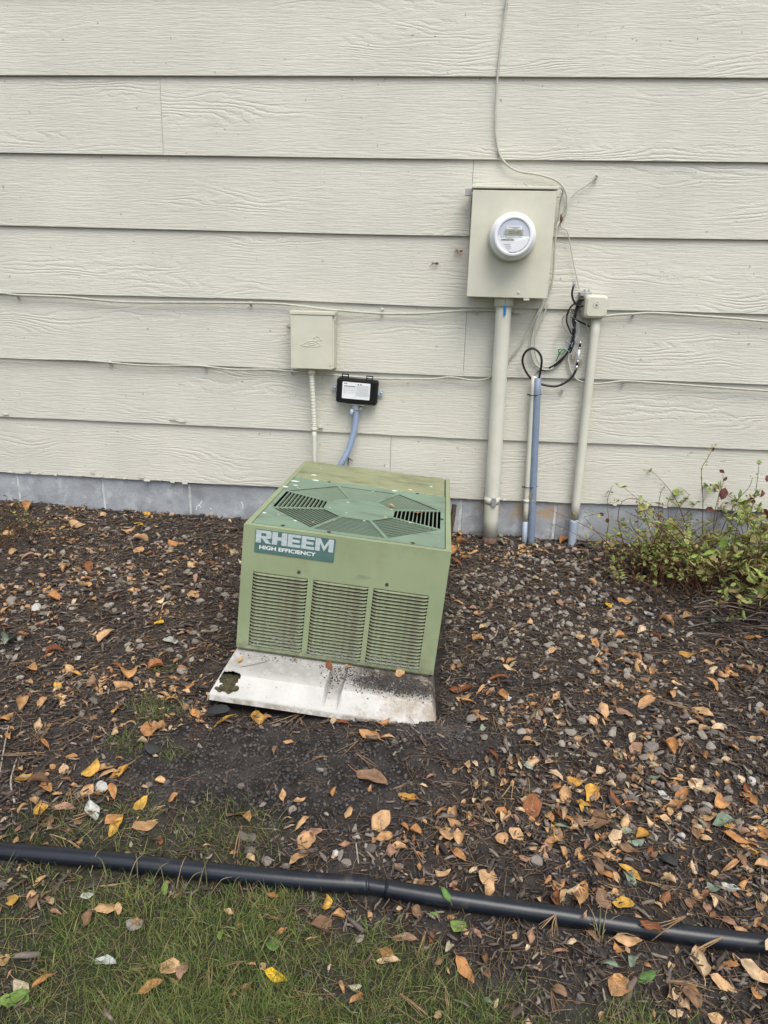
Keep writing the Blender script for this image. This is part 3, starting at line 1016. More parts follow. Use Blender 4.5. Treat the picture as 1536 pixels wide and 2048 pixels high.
# tall pole under the meter box
p, q = straight((1008.5, 594), (978.5, 1093), 0.05)
q[2] = gz(q[0], q[1]) - 0.03
r = 15.0 * mpp((p + q) / 2)
pole = thing('meter_conduit', (q[0], q[1], gz(q[0], q[1])), 'tall thick cream conduit rising from the ground into the meter box', 'conduit')
MB().tube([*seg(p, q, 0.0, 0.945)], r, 28).build('pipe', M['cream_pipe'], pole, smooth=True)
MB().tube([*seg(p, q, -0.01, 0.034)], r * 1.22, 28).build('collar', M['cream_pipe'], pole, smooth=True)
MB().tube([*seg(p, q, 0.9445, 1.0)], r * 0.99, 28).build('rusty_base', M['rust'], pole, smooth=True, label='rust brown unpainted foot of the conduit')
s0, s1 = seg(p, q, 0.775, 0.803)
st = MB().tube([s0, s1], r * 1.05, 28).build('strap', M['cream_pipe'], pole, smooth=True)
MB().box(s0[0] - 0.004, s0[0] + 0.016, s0[1] - r * 1.05 - 0.010, s0[1] - r * 0.95, s1[2] - 0.004, s0[2] + 0.004).build('bolt_clamp', M['dull_metal'], st, bevel=0.002)
mb = MB()
mb.tube([W(1012, 598, .085), W(1010, 606, .095), W(1013, 600, .09), W(1010.5, 612, .09)], 0.0012, 6)
tg = thing('meter_tag', W(1010, 632, .09), 'small bright blue seal tag hanging under the meter box', 'tag')
mb.build('seal_wire', M['metal'], tg)
a, b = W(1010.5, 611, .09), W(1009.2, 631, .088)
MB().tube([a, a + (b - a) * .1, b], [0.005, 0.0056, 0.0042], 8).build('tag_body', M['blue'], tg)


def conduit(name, a, b, rpx, off, split, label, top_mat, low_mat):
    p, q = straight(a, b, off)
    q = q.copy()
    r = rpx * mpp((p + q) / 2)
    q2 = q + (q - p) * 0.06
    c = thing(name, (q[0], q[1], gz(q[0], q[1])), label, 'conduit')
    if split:
        m = p + (q - p) * split
        MB().tube([p, m], r, 20).build('pipe', M[top_mat], c, smooth=True)
        MB().tube([m, q2], r * 0.985, 20).build('bare_base', M[low_mat], c, smooth=True, label='unpainted pale blue grey lower end')
    else:
        MB().tube([p, q2], r, 20).build('pipe', M[top_mat], c, smooth=True)
    return c, p, q, r


c1, p1, q1, r1 = conduit('thin_conduit', (1068.5, 752), (1048.5, 1086), 5.6, 0.03, 0.86, 'thin cream conduit tied beside the blue grey one, pale bluish at its foot', 'cream_pipe', 'light_pvc')
s0, s1 = seg(p1, q1, 0.725, 0.742)
MB().tube([s0, s1], r1 * 1.2, 16).build('strap', M['cream_pipe'], c1, smooth=True)
c2, p2, q2, r2 = conduit('blue_grey_conduit', (1075.5, 756), (1062, 1086), 7.0, 0.038, 0, 'dull blue grey conduit standing between the tall pole and the rightmost conduit', 'grey_pvc', None)
c3, p3, q3, r3 = conduit('right_conduit', (1193, 632), (1143.5, 1086), 8.6, 0.032, 0.885, 'slim cream conduit below the telephone cover, pale blue at its foot', 'cream_pipe', 'light_pvc')
c3.name = 'cover_conduit'
for t, where in ((0.10, 'upper'), (0.645, 'lower')):
    ctr = (p1 + (q1 - p1) * t + p2 + (q2 - p2) * t) / 2
    hw = abs(p2[0] + (q2[0] - p2[0]) * t - p1[0] - (q1[0] - p1[0]) * t) / 2 + r2 * 1.05
    loop = [(ctr[0] + (hw + 0.001) * math.cos(u), ctr[1] + (r2 + 0.004) * math.sin(u), ctr[2] + 0.003 * math.cos(u)) for u in np.linspace(0, 2 * math.pi, 25)]
    z = MB().tube(loop, 0.0020, 6, caps=False)
    z.tube([(ctr[0] - hw, ctr[1] - 0.008, ctr[2]), (ctr[0] - hw - 0.010, ctr[1] - 0.014, ctr[2] + 0.001)], 0.003, 6)
    o = z.build('cable_tie', M['rubber'])
    tag(o, where + ' black cable tie round the thin and blue grey conduits', 'cable tie', 'cable ties on the conduits', 'thing')

# black coaxial loop out of the blue grey conduit
cable([(1074, 800, .038), (1077, 770, .038), (1079, 752, .04), (1083, 729, .05), (1082, 713, .05), (1074, 701, .05), (1064, 697, .045), (1052, 703, .04), (1045, 718, .035), (1048, 735, .03), (1057, 751, .022), (1071, 763, .02), (1093, 771, .018), (1115, 772, .018), (1134, 763, .02), (1146, 751, .02), (1152, 740, .022)], 0.0048,
      'black coaxial cable looping out of the blue grey conduit to the splitter', mat_='rubber')
cable([(1069, 753, .03), (1072, 748, .035), (1078, 746, .04), (1082, 742, .045)], 0.003, 'frayed bare wire ends at the top of the thin conduit', mat_='metal')

# splitter
p, q = W(1161, 683, .022), W(1152.5, 740, .022)
spl = thing('cable_splitter', p, 'silver inline cable coupler hanging beside the black wire bundle', 'cable coupler')
for (t0, t1, rr, m_) in ((0, .10, .0045, 'metal'), (.10, .20, .0052, 'black'), (.2, .26, .0062, 'metal'), (.26, .66, .0046, 'white'), (.66, .74, .0064, 'metal'), (.74, .84, .0050, 'black'), (.84, 1.0, .0056, 'metal')):
    MB().tube([*seg(p, q, t0, t1)], rr, 12).build('sleeve', M[m_], spl, smooth=True)
for (x, y) in ((1148, 713), (1161, 722)):
    c = W(x, y, 0.012)
    k = MB()
    for dx, dz in ((-.006, 0), (.006, 0)):
        k.box(c[0] + dx - .002, c[0] + dx + .002, c[1] - .004, c[1] + .012, c[2] - .007, c[2] + .007)
    k.box(c[0] - .004, c[0] + .004, c[1] - .003, c[1] + .011, c[2] - .0085, c[2] - .0072)
    k.build('bracket', M['metal'], spl)

# bundle of black leads
paths = [[(1147, 573, .05), (1144, 588, .05), (1148, 603, .045), (1157, 612, .04), (1170, 611, .035), (1174, 605, .03), (1168, 599, .035), (1158, 600, .035), (1154, 612, .032), (1149, 632, .028), (1147, 655, .025), (1144, 680, .022), (1136, 702, .02), (1122, 722, .018), (1108, 733, .016)],
         [(1161, 594, .03), (1158, 610, .03), (1151, 632, .024), (1149, 660, .02), (1146, 684, .018), (1138, 700, .016), (1126, 716, .014), (1098, 736, .012)],
         [(1166, 596, .03), (1156, 618, .035), (1146, 640, .03), (1150, 662, .03), (1141, 690, .026), (1134, 706, .022), (1118, 724, .02)]]
bun = thing('wire_bundle', W(1150, 650, 0), 'bundle of black leads wrapped with grey wire beside the telephone cover', 'wire bundle')
for pp in paths:
    MB().tube([W(*a) for a in pp], 0.0042, 8, smooth=4).build('lead', M['rubber'], bun, smooth=True)
cp = [W(1147, 573, .05), W(1149, 564, .052)]
MB().tube([cp[0], cp[0] + (cp[1] - cp[0]) * .5, cp[1]], [.0058, .0058, .004], 10).build('connector', M['metal'], bun)
wr = [W(1150 - 0.26 * t * 3 + 5 * math.sin(t * 1.25), 640 + t * 3.0, .028 + .006 * math.cos(t * 1.25)) for t in range(0, 24)]
MB().tube(wr, 0.0014, 5).build('wrap_wire', M['light_pvc'], bun)
for x, y in ((1146, 636), (1150, 628)):
    c = W(x, y, .03)
    MB().tube([c + np.array([-.012, 0, .003]), c + np.array([.012, -.008, -.002])], .0022, 6).build('tie', M['rubber'], bun)
c = W(1152, 640, .03)
MB().tube([c, W(1165, 646, .02), W(1179, 653, .015)], .0035, 8).build('stub', M['rubber'], bun)
gw = thing('green_wire', W(1120, 705, .02), 'loose green ground wire looped at the foot of the black bundle', 'wire')
MB().tube([W(*a) for a in [(1135, 700, .03), (1124, 698, .035), (1117, 700, .03), (1120, 708, .028), (1128, 705, .03), (1130, 699, .034), (1122, 703, .032), (1116, 714, .02), (1111, 726, .016)]], 0.0022, 6, smooth=4).build('strand', M['green_wire'], gw)
MB().tube([W(*a) for a in [(1126, 700, .03), (1119, 706, .03), (1114, 718, .02), (1113, 724, .016)]], 0.002, 6, smooth=4).build('strand', M['green_wire'], gw)

# grounding block above the telephone cover
p = W(1171, 588, 0)
gb = thing('grounding_block', p, 'small dull metal grounding block with screws above the telephone cover', 'grounding block')
k = mpp(p)
MB().box(p[0] - 14 * k, p[0] + 10 * k, -.03, -.0005, p[2] - 4 * k, p[2] + 4 * k).build('block', M['dull_metal'], gb, bevel=.002)
for dx in (-4, 5):
    MB().tube([(p[0] + dx * k, -.018, p[2] + 3 * k), (p[0] + dx * k, -.018, p[2] + 9 * k)], .0042, 10).build('terminal', M['metal'], gb)
MB().tube([(p[0] - 12 * k, -.03, p[2]), (p[0] - 16 * k, -.034, p[2] + 3 * k)], .0035, 8).build('screw', M['metal'], gb)


def rounded(x0, x1, z0, z1, r, n=5):
    P = []
    for cx, cz, a0 in ((x1 - r, z0 + r, -90), (x1 - r, z1 - r, 0), (x0 + r, z1 - r, 90), (x0 + r, z0 + r, 180)):
        P += [(cx + r * math.cos(rad(a0 + 90 * i / n)), cz + r * math.sin(rad(a0 + 90 * i / n))) for i in range(n + 1)]
    return P


# telephone cover
a, b = W(1173.5, 590, .075), W(1212.5, 637, .075)
tc = thing('telephone_cover', ((a[0] + b[0]) / 2, 0, b[2]), 'small rounded cream telephone cover with a central screw', 'junction cover')
P0 = rounded(a[0] - .004, b[0] + .003, b[2] - .004, a[2] + .003, .014)
P1 = rounded(a[0] - .001, b[0] + .001, b[2] - .001, a[2] + .001, .016)
P2 = rounded(a[0] + .008, b[0] - .008, b[2] + .008, a[2] - .008, .012)
n = len(P0)
V = [(x, -.004, z) for x, z in P0] + [(x, -.066, z) for x, z in P1] + [(x, -.075, z) for x, z in P2]
F = [(l * n + i, l * n + (i + 1) % n, (l + 1) * n + (i + 1) % n, (l + 1) * n + i) for l in (0, 1) for i in range(n)] + [tuple(range(2 * n, 3 * n))]
MB().add(V, F).build('cover', M['cream'], tc, bevel=.001)
c = ((a[0] + b[0]) / 2, -.0752, a[2] * .6 + b[2] * .4)
MB().lathe(c, [(.0125, 0), (.0125, .0015), (.0095, .0015), (.008, 0.0003)], 20).build('dimple', M['cream'], tc, smooth=False)
MB().lathe(c, [(.0048, 0), (.0048, .004), (.003, .005)], 12).build('screw', M['dull_metal'], tc)

# ------------------------------------------------------------------ meter box and meter
D = 0.12
tl, tr, br, bl = W(944.6, 381, D), W(1113.5, 381, D), W(1095.5, 596.5, D), W(934, 594.5, D)
bx = thing('meter_box', ((bl[0] + br[0]) / 2, 0, bl[2]), 'large cream metal meter box on the siding at the top of the tall pole', 'meter box')
x0, x1, z0, z1 = (tl[0] + bl[0]) / 2, (tr[0] + br[0]) / 2, (bl[2] + br[2]) / 2, (tl[2] + tr[2]) / 2
MB().box(x0 + .004, x1 - .004, -D + .008, -.0005, z0 + .004, z1 + .004).build('housing', M['cream'], bx, bevel=.003)
MB().box(x0, x1, -D, -D + .0075, z0, z1).build('cover', M['cream'], bx, bevel=.0025)
MB().box(x0 - .004, x1 + .004, -D - .004, -.002, z1 + .006, z1 + .016).build('top_hood', M['cream'], bx, bevel=.002)
for sgn, xx in ((-1, x0), (1, x1)):
    h = MB()
    xa, xb = (xx - .028, xx - .004) if sgn < 0 else (xx + .004, xx + .018)
    h.box(xa, xb, -.06, -.054, z1 - .012, z1 + .012)
    h.box(xa, xb, -.054, -.03, z1 + .008, z1 + .012)
    h.box(xa, xb, -.054, -.03, z1 - .012, z1 - .008)
    h.build('lug', M['dull_metal'] if sgn < 0 else M['cream'], bx)
c = W(1037, 585, D)
MB().lathe((c[0], -D, c[2]), [(.005, 0), (.005, .003), (.003, .004)], 14).build('screw', M['cream'], bx)
c = W(1053, 597, D)
MB().box(c[0] - .011, c[0] + .011, -D - .003, -D + .02, z0 - .008, z0 - .0005).build('hasp', M['cream'], bx)

c0 = W(1023.5, 475, D)
cm = np.array([c0[0], -D, c0[2]])
mt = thing('electric_meter', cm, 'round white electric meter with a small digital display on the meter box', 'electric meter')
MB().lathe(cm, [(.0895, 0.0), (.0905, .004), (.0905, .020), (.086, .024), (.086, .030)], 56).build('socket_ring', M['cream'], mt, smooth=False, bevel=.001)
MB().lathe(cm, [(.082, .026), (.0835, .045), (.0860, .046), (.0860, .056), (.083, .060), (.0765, .072), (.0745, .0755), (.0745, .092), (.071, .097), (.066, .0985), (.0605, .0975), (.0597, .092)], 56).build('bezel', M['white'], mt, smooth=False, bevel=.0008)
fy = cm[1] - .0935
RI = .0594


def disc_part(lo, hi, y0, y1, name, m_, rr=RI, n=40, parent=mt):
    pts = []
    for i in range(n):
        t = 2 * math.pi * i / n
        x, z = rr * math.cos(t), rr * math.sin(t)
        pts.append((cm[0] + x, cm[2] + min(max(z, lo), hi)))
    P = []
    for q in pts:
        if not P or abs(P[-1][0] - q[0]) + abs(P[-1][1] - q[1]) > 1e-6:
            P.append(q)
    return MB().prism(P, y0, y1).build(name, m_, parent)


disc_part(0.001, 1, fy, fy + .004, 'display_face', M['meter_face'])
disc_part(-1, -0.0002, fy - .0005, fy + .004, 'name_plate', M['label'])
cur = [(cm[0] + RI * math.cos(t) * .985, cm[2] + RI * math.sin(t) * .985) for t in np.linspace(rad(-105), rad(-6), 14)]
cur += [(cm[0] + RI * .52, cm[2] - .010), (cm[0] + RI * .22, cm[2] - .022), (cm[0] - .002, cm[2] - .042)]
MB().prism(cur, fy - .006, fy - .0008).build('white_panel', M['white'], mt, bevel=.001)
disp = MB().box(cm[0] - .034, cm[0] + .034, fy - .0022, fy - .0004, cm[2] + .0025, cm[2] + .0205).build('lcd_display', M['lcd'], mt)
MB().box(cm[0] - .027, cm[0] + .029, fy - .0016, fy - .0004, cm[2] + .0225, cm[2] + .034).build('caption_label', M['label'], mt)


def text_mesh(name, body, size, m_, parent, loc, rot=(rad(90), 0, 0), bold=0.0, sx=1.0, depth=0.0):
    cu = bpy.data.curves.new(name, 'FONT')
    cu.body, cu.size, cu.offset, cu.extrude = body, size, bold, depth
    cu.align_x, cu.resolution_u = 'CENTER', 3
    tmp = bpy.data.objects.new('tmp', cu)
    COL.objects.link(tmp)
    bpy.context.view_layer.update()
    me = bpy.data.meshes.new_from_object(tmp.evaluated_get(bpy.context.evaluated_depsgraph_get()))
    bpy.data.objects.remove(tmp)
    o = bpy.data.objects.new(name, me)
    me.materials.clear()
    me.materials.append(m_)
    COL.objects.link(o)
    o.parent = parent
    of = OFF.get(parent.name, (0, 0, 0))
    o.location = [a - b for a, b in zip(loc, of)]
    o.rotation_euler = rot
    o.scale = (sx, 1, 1)
    OFF[o.name] = of
    return o


# seven-segment reading
SEG = {'0': 'abcdef', '4': 'fgbc', '8': 'abcdefg', '5': 'afgcd'}
mb = MB()
dw, dh, th = .0056, .0110, .0011
for i, ch in enumerate('000485'):
    ox, oz, y = cm[0] - .0185 + i * .0078, cm[2] + .0058, fy - .0028
    R_ = {'a': (0, dw, dh - th, dh), 'd': (0, dw, 0, th), 'g': (th, dw - th, dh / 2 - th / 2, dh / 2 + th / 2), 'f': (0, th, dh / 2 + th / 2, dh - th), 'b': (dw - th, dw, dh / 2 + th / 2, dh - th), 'e': (0, th, th, dh / 2 - th / 2), 'c': (dw - th, dw, th, dh / 2 - th / 2)}
    for s_ in SEG[ch]:
        a_, b_, c_, d_ = R_[s_]
        mb.box(ox + a_, ox + b_, y, y + .0005, oz + c_, oz + d_)
mb.build('reading_digits', M['dark_ink'], disp)
mb, mi = MB(), MB()
rr_ = random.Random(3)
x = cm[0] - .046
while x < cm[0] + .002:
    w_ = rr_.uniform(.0006, .0018)
    mb.box(x, x + w_, fy - .0012, fy - .0006, cm[2] - .0175, cm[2] - .0125)
    x += w_ + rr_.uniform(.0005, .0012)
mb.build('barcode', M['dark_ink'], mt)
for z_, xa, xb in ((-.004, -.05, .032), (-.0085, -.03, -.004), (-.031, -.036, -.010), (-.038, -.028, -.006), (-.044, -.024, -.006), (-.050, -.02, -.008)):
    x = xa
    while x < xb:
        w_ = rr_.uniform(.002, .006)
        mi.box(cm[0] + x, cm[0] + min(x + w_, xb), fy - .0012, fy - .0006, cm[2] + z_ - .0009, cm[2] + z_ + .0009)
        x += w_ + .0014
mi.box(cm[0] - .022, cm[0] + .022, fy - .0023, fy - .0017, cm[2] + .029, cm[2] + .0304)
mi.box(cm[0] - .006, cm[0] + .014, fy - .0023, fy - .0017, cm[2] + .0255, cm[2] + .0268)
mi.build('fine_print', M['ink'], mt)
MB().lathe(cm, [(.0592, .1005), (.05, .1022), (.03, .1035), (.012, .104), (.001, .1041)], 48).build('clear_window', M['clear'], mt, smooth=True)
mb = MB()
mb.tube([W(1118, 428, .012), W(1122, 436, .016), W(1120, 446, .014)], [.004, .0075, .004], 8, smooth=3)
for _ in range(16):
    a = W(1121 + rr_.uniform(-3, 3), 437 + rr_.uniform(-8, 8), .015)
    mb.tube([a, a + np.array([rr_.uniform(-.014, .014), rr_.uniform(-.008, .006), rr_.uniform(-.02, .02)])], [.0016, .0008], 5)
tag(mb.build('dried_vine_knot', M['brown_debris']), 'dried brown plant knot caught on the cables right of the meter box', 'plant debris', kind='thing')
for (x, y, nb, lab, m_) in ((917, 502, 16, 'wisp of straw and pale seed fluff stuck left of the meter box', 'straw'), (869, 527, 8, 'small brown leaf crumb hanging in web left of the meter box', 'brown_debris'), (1005, 372, 12, 'straw bits lying along the top hood of the meter box', 'straw'), (578, 655, 5, 'reddish web crumb on the left side of the disconnect box', 'brown_debris')):
    mb = MB()
    for _ in range(nb):
        if y == 372:
            a = np.array([rr_.uniform(x0 + .05, x1 - .02), -rr_.uniform(.02, .11), z1 + .0165])
            e = np.array([rr_.uniform(-.03, .03), rr_.uniform(-.02, .02), rr_.uniform(.0, .014)])
        else:
            a = W(x + rr_.uniform(-4, 4), y + rr_.uniform(-4, 4), rr_.uniform(.001, .008))
            e = np.array([rr_.uniform(-.02, .012), rr_.uniform(-.006, .001), rr_.uniform(-.012, .012)])
        mb.tube([a, a + e], [.0014, .0006], 5)
    if y != 372:
        a = W(x + 5, y, .006)
        mb.add(*[(lambda V, F: ([tuple(a + .006 * v * np.array([1.3, .6, 1])) for v in V], F))(*ico(0))][0])
    tag(mb.build('wall_debris', M[m_]), lab, 'debris', kind='thing')

# ------------------------------------------------------------------ disconnect box
D = 0.085
tl, tr, br, bl = W(581, 625, D), W(665.5, 628, D), W(663.5, 739, D), W(581, 736.5, D)
x0, x1, z0, z1 = (tl[0] + bl[0]) / 2, (tr[0] + br[0]) / 2, (bl[2] + br[2]) / 2, (tl[2] + tr[2]) / 2
db = thing('disconnect_box', ((x0 + x1) / 2, 0, z0), 'cream metal disconnect box with an embossed duck on its lid', 'electrical box')
MB().box(x0 + .005, x1 + .006, -D + .007, -.0005, z0 + .003, z1 - .002).build('housing', M['cream'], db, bevel=.002)
lid = MB().box(x0, x1, -D, -D + .0065, z0, z1 - .008).build('lid', M['cream'], db, bevel=.002)
hood = MB()
hood.box(x0 - .002, x1 + .010, -D - .003, -.001, z1 - .0065, z1 + .008)
hood.build('hood', M['cream'], db, bevel=.002)
MB().box(x1 + .0065, x1 + .0095, -D + .004, -D + .045, z1 - .03, z1 - .008).build('hood_flange', M['cream'], db, bevel=.001)
MB().prism(rounded(x1 - .010, x1 - .003, z0 + .016, z0 + .034, .003), -D - .003, -D - .0002).build('latch', M['cream'], db)
duck = MB()
for pts in ([(315, 558), (350, 548), (385, 530), (420, 522), (455, 525), (480, 535), (505, 545), (515, 560), (500, 577), (420, 578), (350, 572), (317, 559)], [(440, 521), (450, 495), (480, 474), (505, 485), (515, 503), (535, 511), (515, 518), (490, 515), (466, 527)], [(400, 545), (430, 540), (470, 552), (440, 562), (400, 557)]):
    duck.tube([W(540 + a / 5.12, 580 + b / 5.12, D + .0003) for a, b in pts], .0016, 6, smooth=3)
duck.build('embossed_duck', M['cream'], lid)
fc = thing('box_conduit', W(628, 930, .045), 'cream ribbed flexible conduit running down from the disconnect box', 'conduit')
P = [W(a, b, .045) for a, b in ((623.5, 738), (624, 760), (626, 800), (628, 840), (628.5, 862))]
Ps, _ = catmull(P, [0] * 5, 26)
rr0 = 5.2 * mpp(P[2])
MB().tube(Ps, [rr0 * (1.03 if i % 4 < 2 else 0.93) for i in range(len(Ps))], 16).build('ribbed_sleeve', M['cream_pipe'], fc)
MB().tube([W(623.3, 739, .045), W(623.5, 744, .045), W(623.6, 749, .045)], [rr0 * 1.25, rr0 * 1.5, rr0 * 1.3], 18).build('top_nut', M['cream_pipe'], fc, smooth=True)
MB().tube([W(628.5, 862, .045), W(629.5, 985, .045)], rr0 * .92, 16).build('pipe', M['cream_pipe'], fc, smooth=True)
s0 = W(628.5, 856, .045)
MB().tube([s0, s0 + np.array([0, 0, -.010])], rr0 * 1.2, 16).build('strap', M['cream_pipe'], fc, smooth=True)
MB().box(s0[0] + rr0, s0[0] + rr0 + .02, -.012, -.0005, s0[2] - .006, s0[2] + .006).build('strap_ear', M['cream_pipe'], fc, bevel=.001)

# ------------------------------------------------------------------ black control box with label
D = 0.055
c = W(713, 784, D)
kb = thing('control_box', (c[0], 0, c[2]), 'black plastic control box with a white label, tilted below the disconnect box', 'control box', rot=(0, rad(2.9), 0))
k = mpp(c)
hw, hh = 41.5 * k, 24.5 * k


def L(mb, name, m_, parent=kb, **kw):
    return mb.build(name, m_, parent, local=True, **kw)


L(MB().prism(rounded(-hw, hw, -hh, hh, .010), -D + .012, -.004), 'housing', M['black'], bevel=.0015)
L(MB().prism(rounded(-hw + .003, hw - .003, -hh + .003, hh - .003, .008), -D, -D + .0115), 'cover', M['black'], bevel=.003)
L(MB().box(-hw + .006, hw * .35, -D - .0035, -D + .0005, -hh + .004, -hh + .008), 'cover_lip', M['black'])
lw0, lw1, lh0, lh1 = -29 * k, 27 * k, -14.5 * k, 18.5 * k
lb = L(MB().prism(rounded(lw0, lw1, lh0, lh1, .003), -D - .0012, -D - .0001), 'label_plate', M['label'])
ink, dark = MB(), MB()
y_ = -D - .0017
x = lw0 + .008
while x < lw0 + .054:
    w_ = rr_.uniform(.0008, .0022)
    dark.box(x, x + w_, y_, y_ + .0004, lh1 - .020, lh1 - .0155)
    x += w_ + rr_.uniform(.0006, .0014)
for x in (.006, .012, .017):
    dark.box(lw0 + x, lw0 + x + .0034, y_, y_ + .0004, lh1 - .0085, lh1 - .0045)
dark.box(lw0 + .066, lw0 + .071, y_, y_ + .0004, lh1 - .0095, lh1 - .0055)
dark.box(lw0 + .075, lw0 + .084, y_, y_ + .0004, lh1 - .009, lh1 - .006)
dark.box(lw0 + .004, lw0 + .006, y_, y_ + .0004, lh0 + .003, lh0 + .005)
ink.box(lw0 + .0585, lw0 + .0589, y_, y_ + .0004, lh0 + .004, lh1 - .004)
for r_ in range(13):
    z_ = lh1 - .0125 - r_ * .0037
    if z_ < lh0 + .004:
        break
    x = lw0 + .062
    while x < lw1 - .004:
        w_ = rr_.uniform(.003, .009)
        ink.box(x, min(x + w_, lw1 - .004), y_, y_ + .0004, z_, z_ + .0009)
        x += w_ + .0016
for z_ in (.0235, .028, .034, .0365, .043, .048):
    x = lw0 + .006
    while x < lw0 + .055:
        w_ = rr_.uniform(.003, .008)
        ink.box(x, min(x + w_, lw0 + .055), y_, y_ + .0004, lh1 - z_, lh1 - z_ + .0009)
        x += w_ + rr_.uniform(.002, .005)
ink.build('fine_print', M['ink'], lb, local=True)
dark.build('barcode', M['dark_ink'], lb, local=True)
for dx in (-25 * k, 24 * k):
    t = MB()
    for s_ in (-1, 1):
        t.box(dx + s_ * 6 * k - .0018, dx + s_ * 6 * k + .0018, -D + .008, -D + .016, hh - .003, hh + 9 * k)
    t.box(dx - 6 * k, dx + 6 * k, -D + .0095, -D + .0145, hh + 7.2 * k, hh + 9 * k)
    t.box(dx - 6 * k, dx + 6 * k, -D + .0095, -D + .0145, hh + 2.6 * k, hh + 4.2 * k)
    L(t, 'hinge_tab', M['black'])
for s_, zc in ((-1, 2 * k), (1, -1 * k)):
    e = L(MB().prism(rounded(min(s_ * hw, s_ * (hw + 11 * k)), max(s_ * hw, s_ * (hw + 11 * k)), zc - 5.5 * k, zc + 5.5 * k, .006), -.010, -.0045), 'mounting_ear', M['light_pvc'])
    MB().lathe((s_ * (hw + 6 * k), -.010, zc), [(.0055, 0), (.005, .002), (.003, .003)], 12).build('screw', M['metal'], e, local=True)
L(MB().box(-19 * k, 17 * k, -D + .002, -.006, -hh - .0045, -hh - .0005), 'bottom_plate', M['dull_metal'])
L(MB().tube([(-1 * k, -.03, -hh - .005), (-1 * k, -.03, -hh - 12 * k)], 9.5 * k, 14), 'connector_body', M['dull_metal'])
L(MB().tube([(-1 * k, -.03, -hh - 11 * k), (-2 * k, -.03, -hh - 16 * k)], 7 * k, 14), 'connector_nut', M['light_pvc'])
L(MB().tube([(-7 * k, -.042, -hh - 12 * k), (-8 * k, -.044, -hh - 18 * k), (-9 * k, -.044, -hh - 26 * k)], [.008, .0085, .006], 10), 'connector_cap', M['light_pvc'], smooth=True)
L(MB().box(8 * k, 13 * k, -.045, -.02, -hh - 11 * k, -hh - 6 * k), 'connector_lug', M['dull_metal'])
P = [W(a, b, o_) for a, b, o_ in ((712, 822, .03), (711, 845, .032), (706, 872, .036), (697, 900, .045), (684, 925, .055), (668, 955, .06), (660, 990, .06))]
o = MB().tube(P, 6.0 * mpp(P[2]), 16, smooth=6).build('flexible_conduit', M['grey_pvc'], smooth=True)
o.data.materials[0] = M['flex']
tag(o, 'smooth blue grey flexible conduit curving from the black control box behind the cooling unit', 'conduit', kind='thing')

# ------------------------------------------------------------------ cooling unit
ACW, ACH, ACD = 0.638, 0.424, 0.979
AC_O = np.array([-.323, -1.10, -1.144])
ROT = (rad(-1.78), rad(4.91), rad(0.47))
ac = thing('cooling_unit', AC_O, 'tilted sage green air conditioner with louvered front on a white pad', 'air conditioner', rot=ROT)
BASIS = rotmats(np.array([ROT[2]]), np.array([ROT[1]]), np.array([ROT[0]]))[0]


def to_world(p):
    return BASIS @ np.asarray(p, float) + AC_O


def ac_local(px, py, axis_, val):
    o_, d_ = (CAM - AC_O) @ BASIS, ray(px, py) @ BASIS
    return o_ + (val - o_[axis_]) / d_[axis_] * d_


def A(mb, name, m_, parent=ac, **kw):
    return mb.build(name, m_, parent, local=True, **kw)


hw = ACW / 2
banks = [(-.280, -.107), (-.0895, .083), (.0985, .271)]
zl, zh = .0195, .274
xs = sorted({-hw, hw, *[v for b in banks for v in b]})
mb = MB()
for a, b in zip(xs[:-1], xs[1:]):
    if (a, b) in banks:
        mb.box(a, b, 0, .006, .008, zl)
        mb.box(a, b, 0, .006, zh, ACH)
    else:
        mb.box(a, b, 0, .006, .008, ACH)
fp = A(mb, 'front_panel', M['sage'])
# louvers: one stamped hood, copied
NL = 22
pitch = (zh - zl) / NL
lw = banks[0][1] - banks[0][0]
V, F = [], []
U = [0, .03, .08, .5, .92, .97, 1]
for j, u in enumerate(U):
    e = {0: 0.0, 1: .62, 2: .95, 3: 1.0, 4: .95, 5: .62, 6: 0.0}[j]
    x = (u - .5) * lw
    V += [(x, .0060, pitch * .36), (x, .0022, pitch * .27), (x, .0005 - .0052 * e, pitch * (.20 - .30 * e)), (x, .0012 - .0046 * e, pitch * (.16 - .34 * e))]
for j in range(6):
    for q in range(3):
        F.append((j * 4 + q, (j + 1) * 4 + q, (j + 1) * 4 + q + 1, j * 4 + q + 1))
lv0 = A(MB().add(V, F), 'louver', M['louver'], fp)
first = True
for a, b in banks:
    for i in range(NL):
        o = lv0 if first else copy_mesh(lv0, fp)
        first = False
        o.location = ((a + b) / 2, 0, zl + pitch * (i + .45))
A(MB().box(-.29, .285, .022, .03, .012, .29), 'condenser_coil', M['coil'])
# fluff caught in the lowest louvers
mb = MB()
rl = random.Random(11)
for i in range(900):
    b = banks[rl.randrange(3)]
    x = rl.uniform(b[0] + .004, b[1] - .004)
    z = zl + abs(rl.gauss(0, .022 if b is not banks[0] else .045))
    if rl.random() < 0.25:
        z = zl + rl.uniform(0, .2)
    q = np.array([rl.uniform(-.008, .008), rl.uniform(-.003, .001), rl.uniform(-.005, .005)])
    p = np.array([x, -.0055 + rl.uniform(0, .004), z])
    mb.tube([p, p + q * .5 + np.array([0, -.001, .001]), p + q], .00035, 3, caps=False)
o = A(mb, 'lint', M['lint'], fp, kind='stuff')
for x, z in ((-.137, .293), (.138, .292)):
    A(MB().lathe((x, 0, z), [(.0055, 0), (.0055, .002), (.0035, .003)], 12), 'screw', M['dark_screw'], fp)
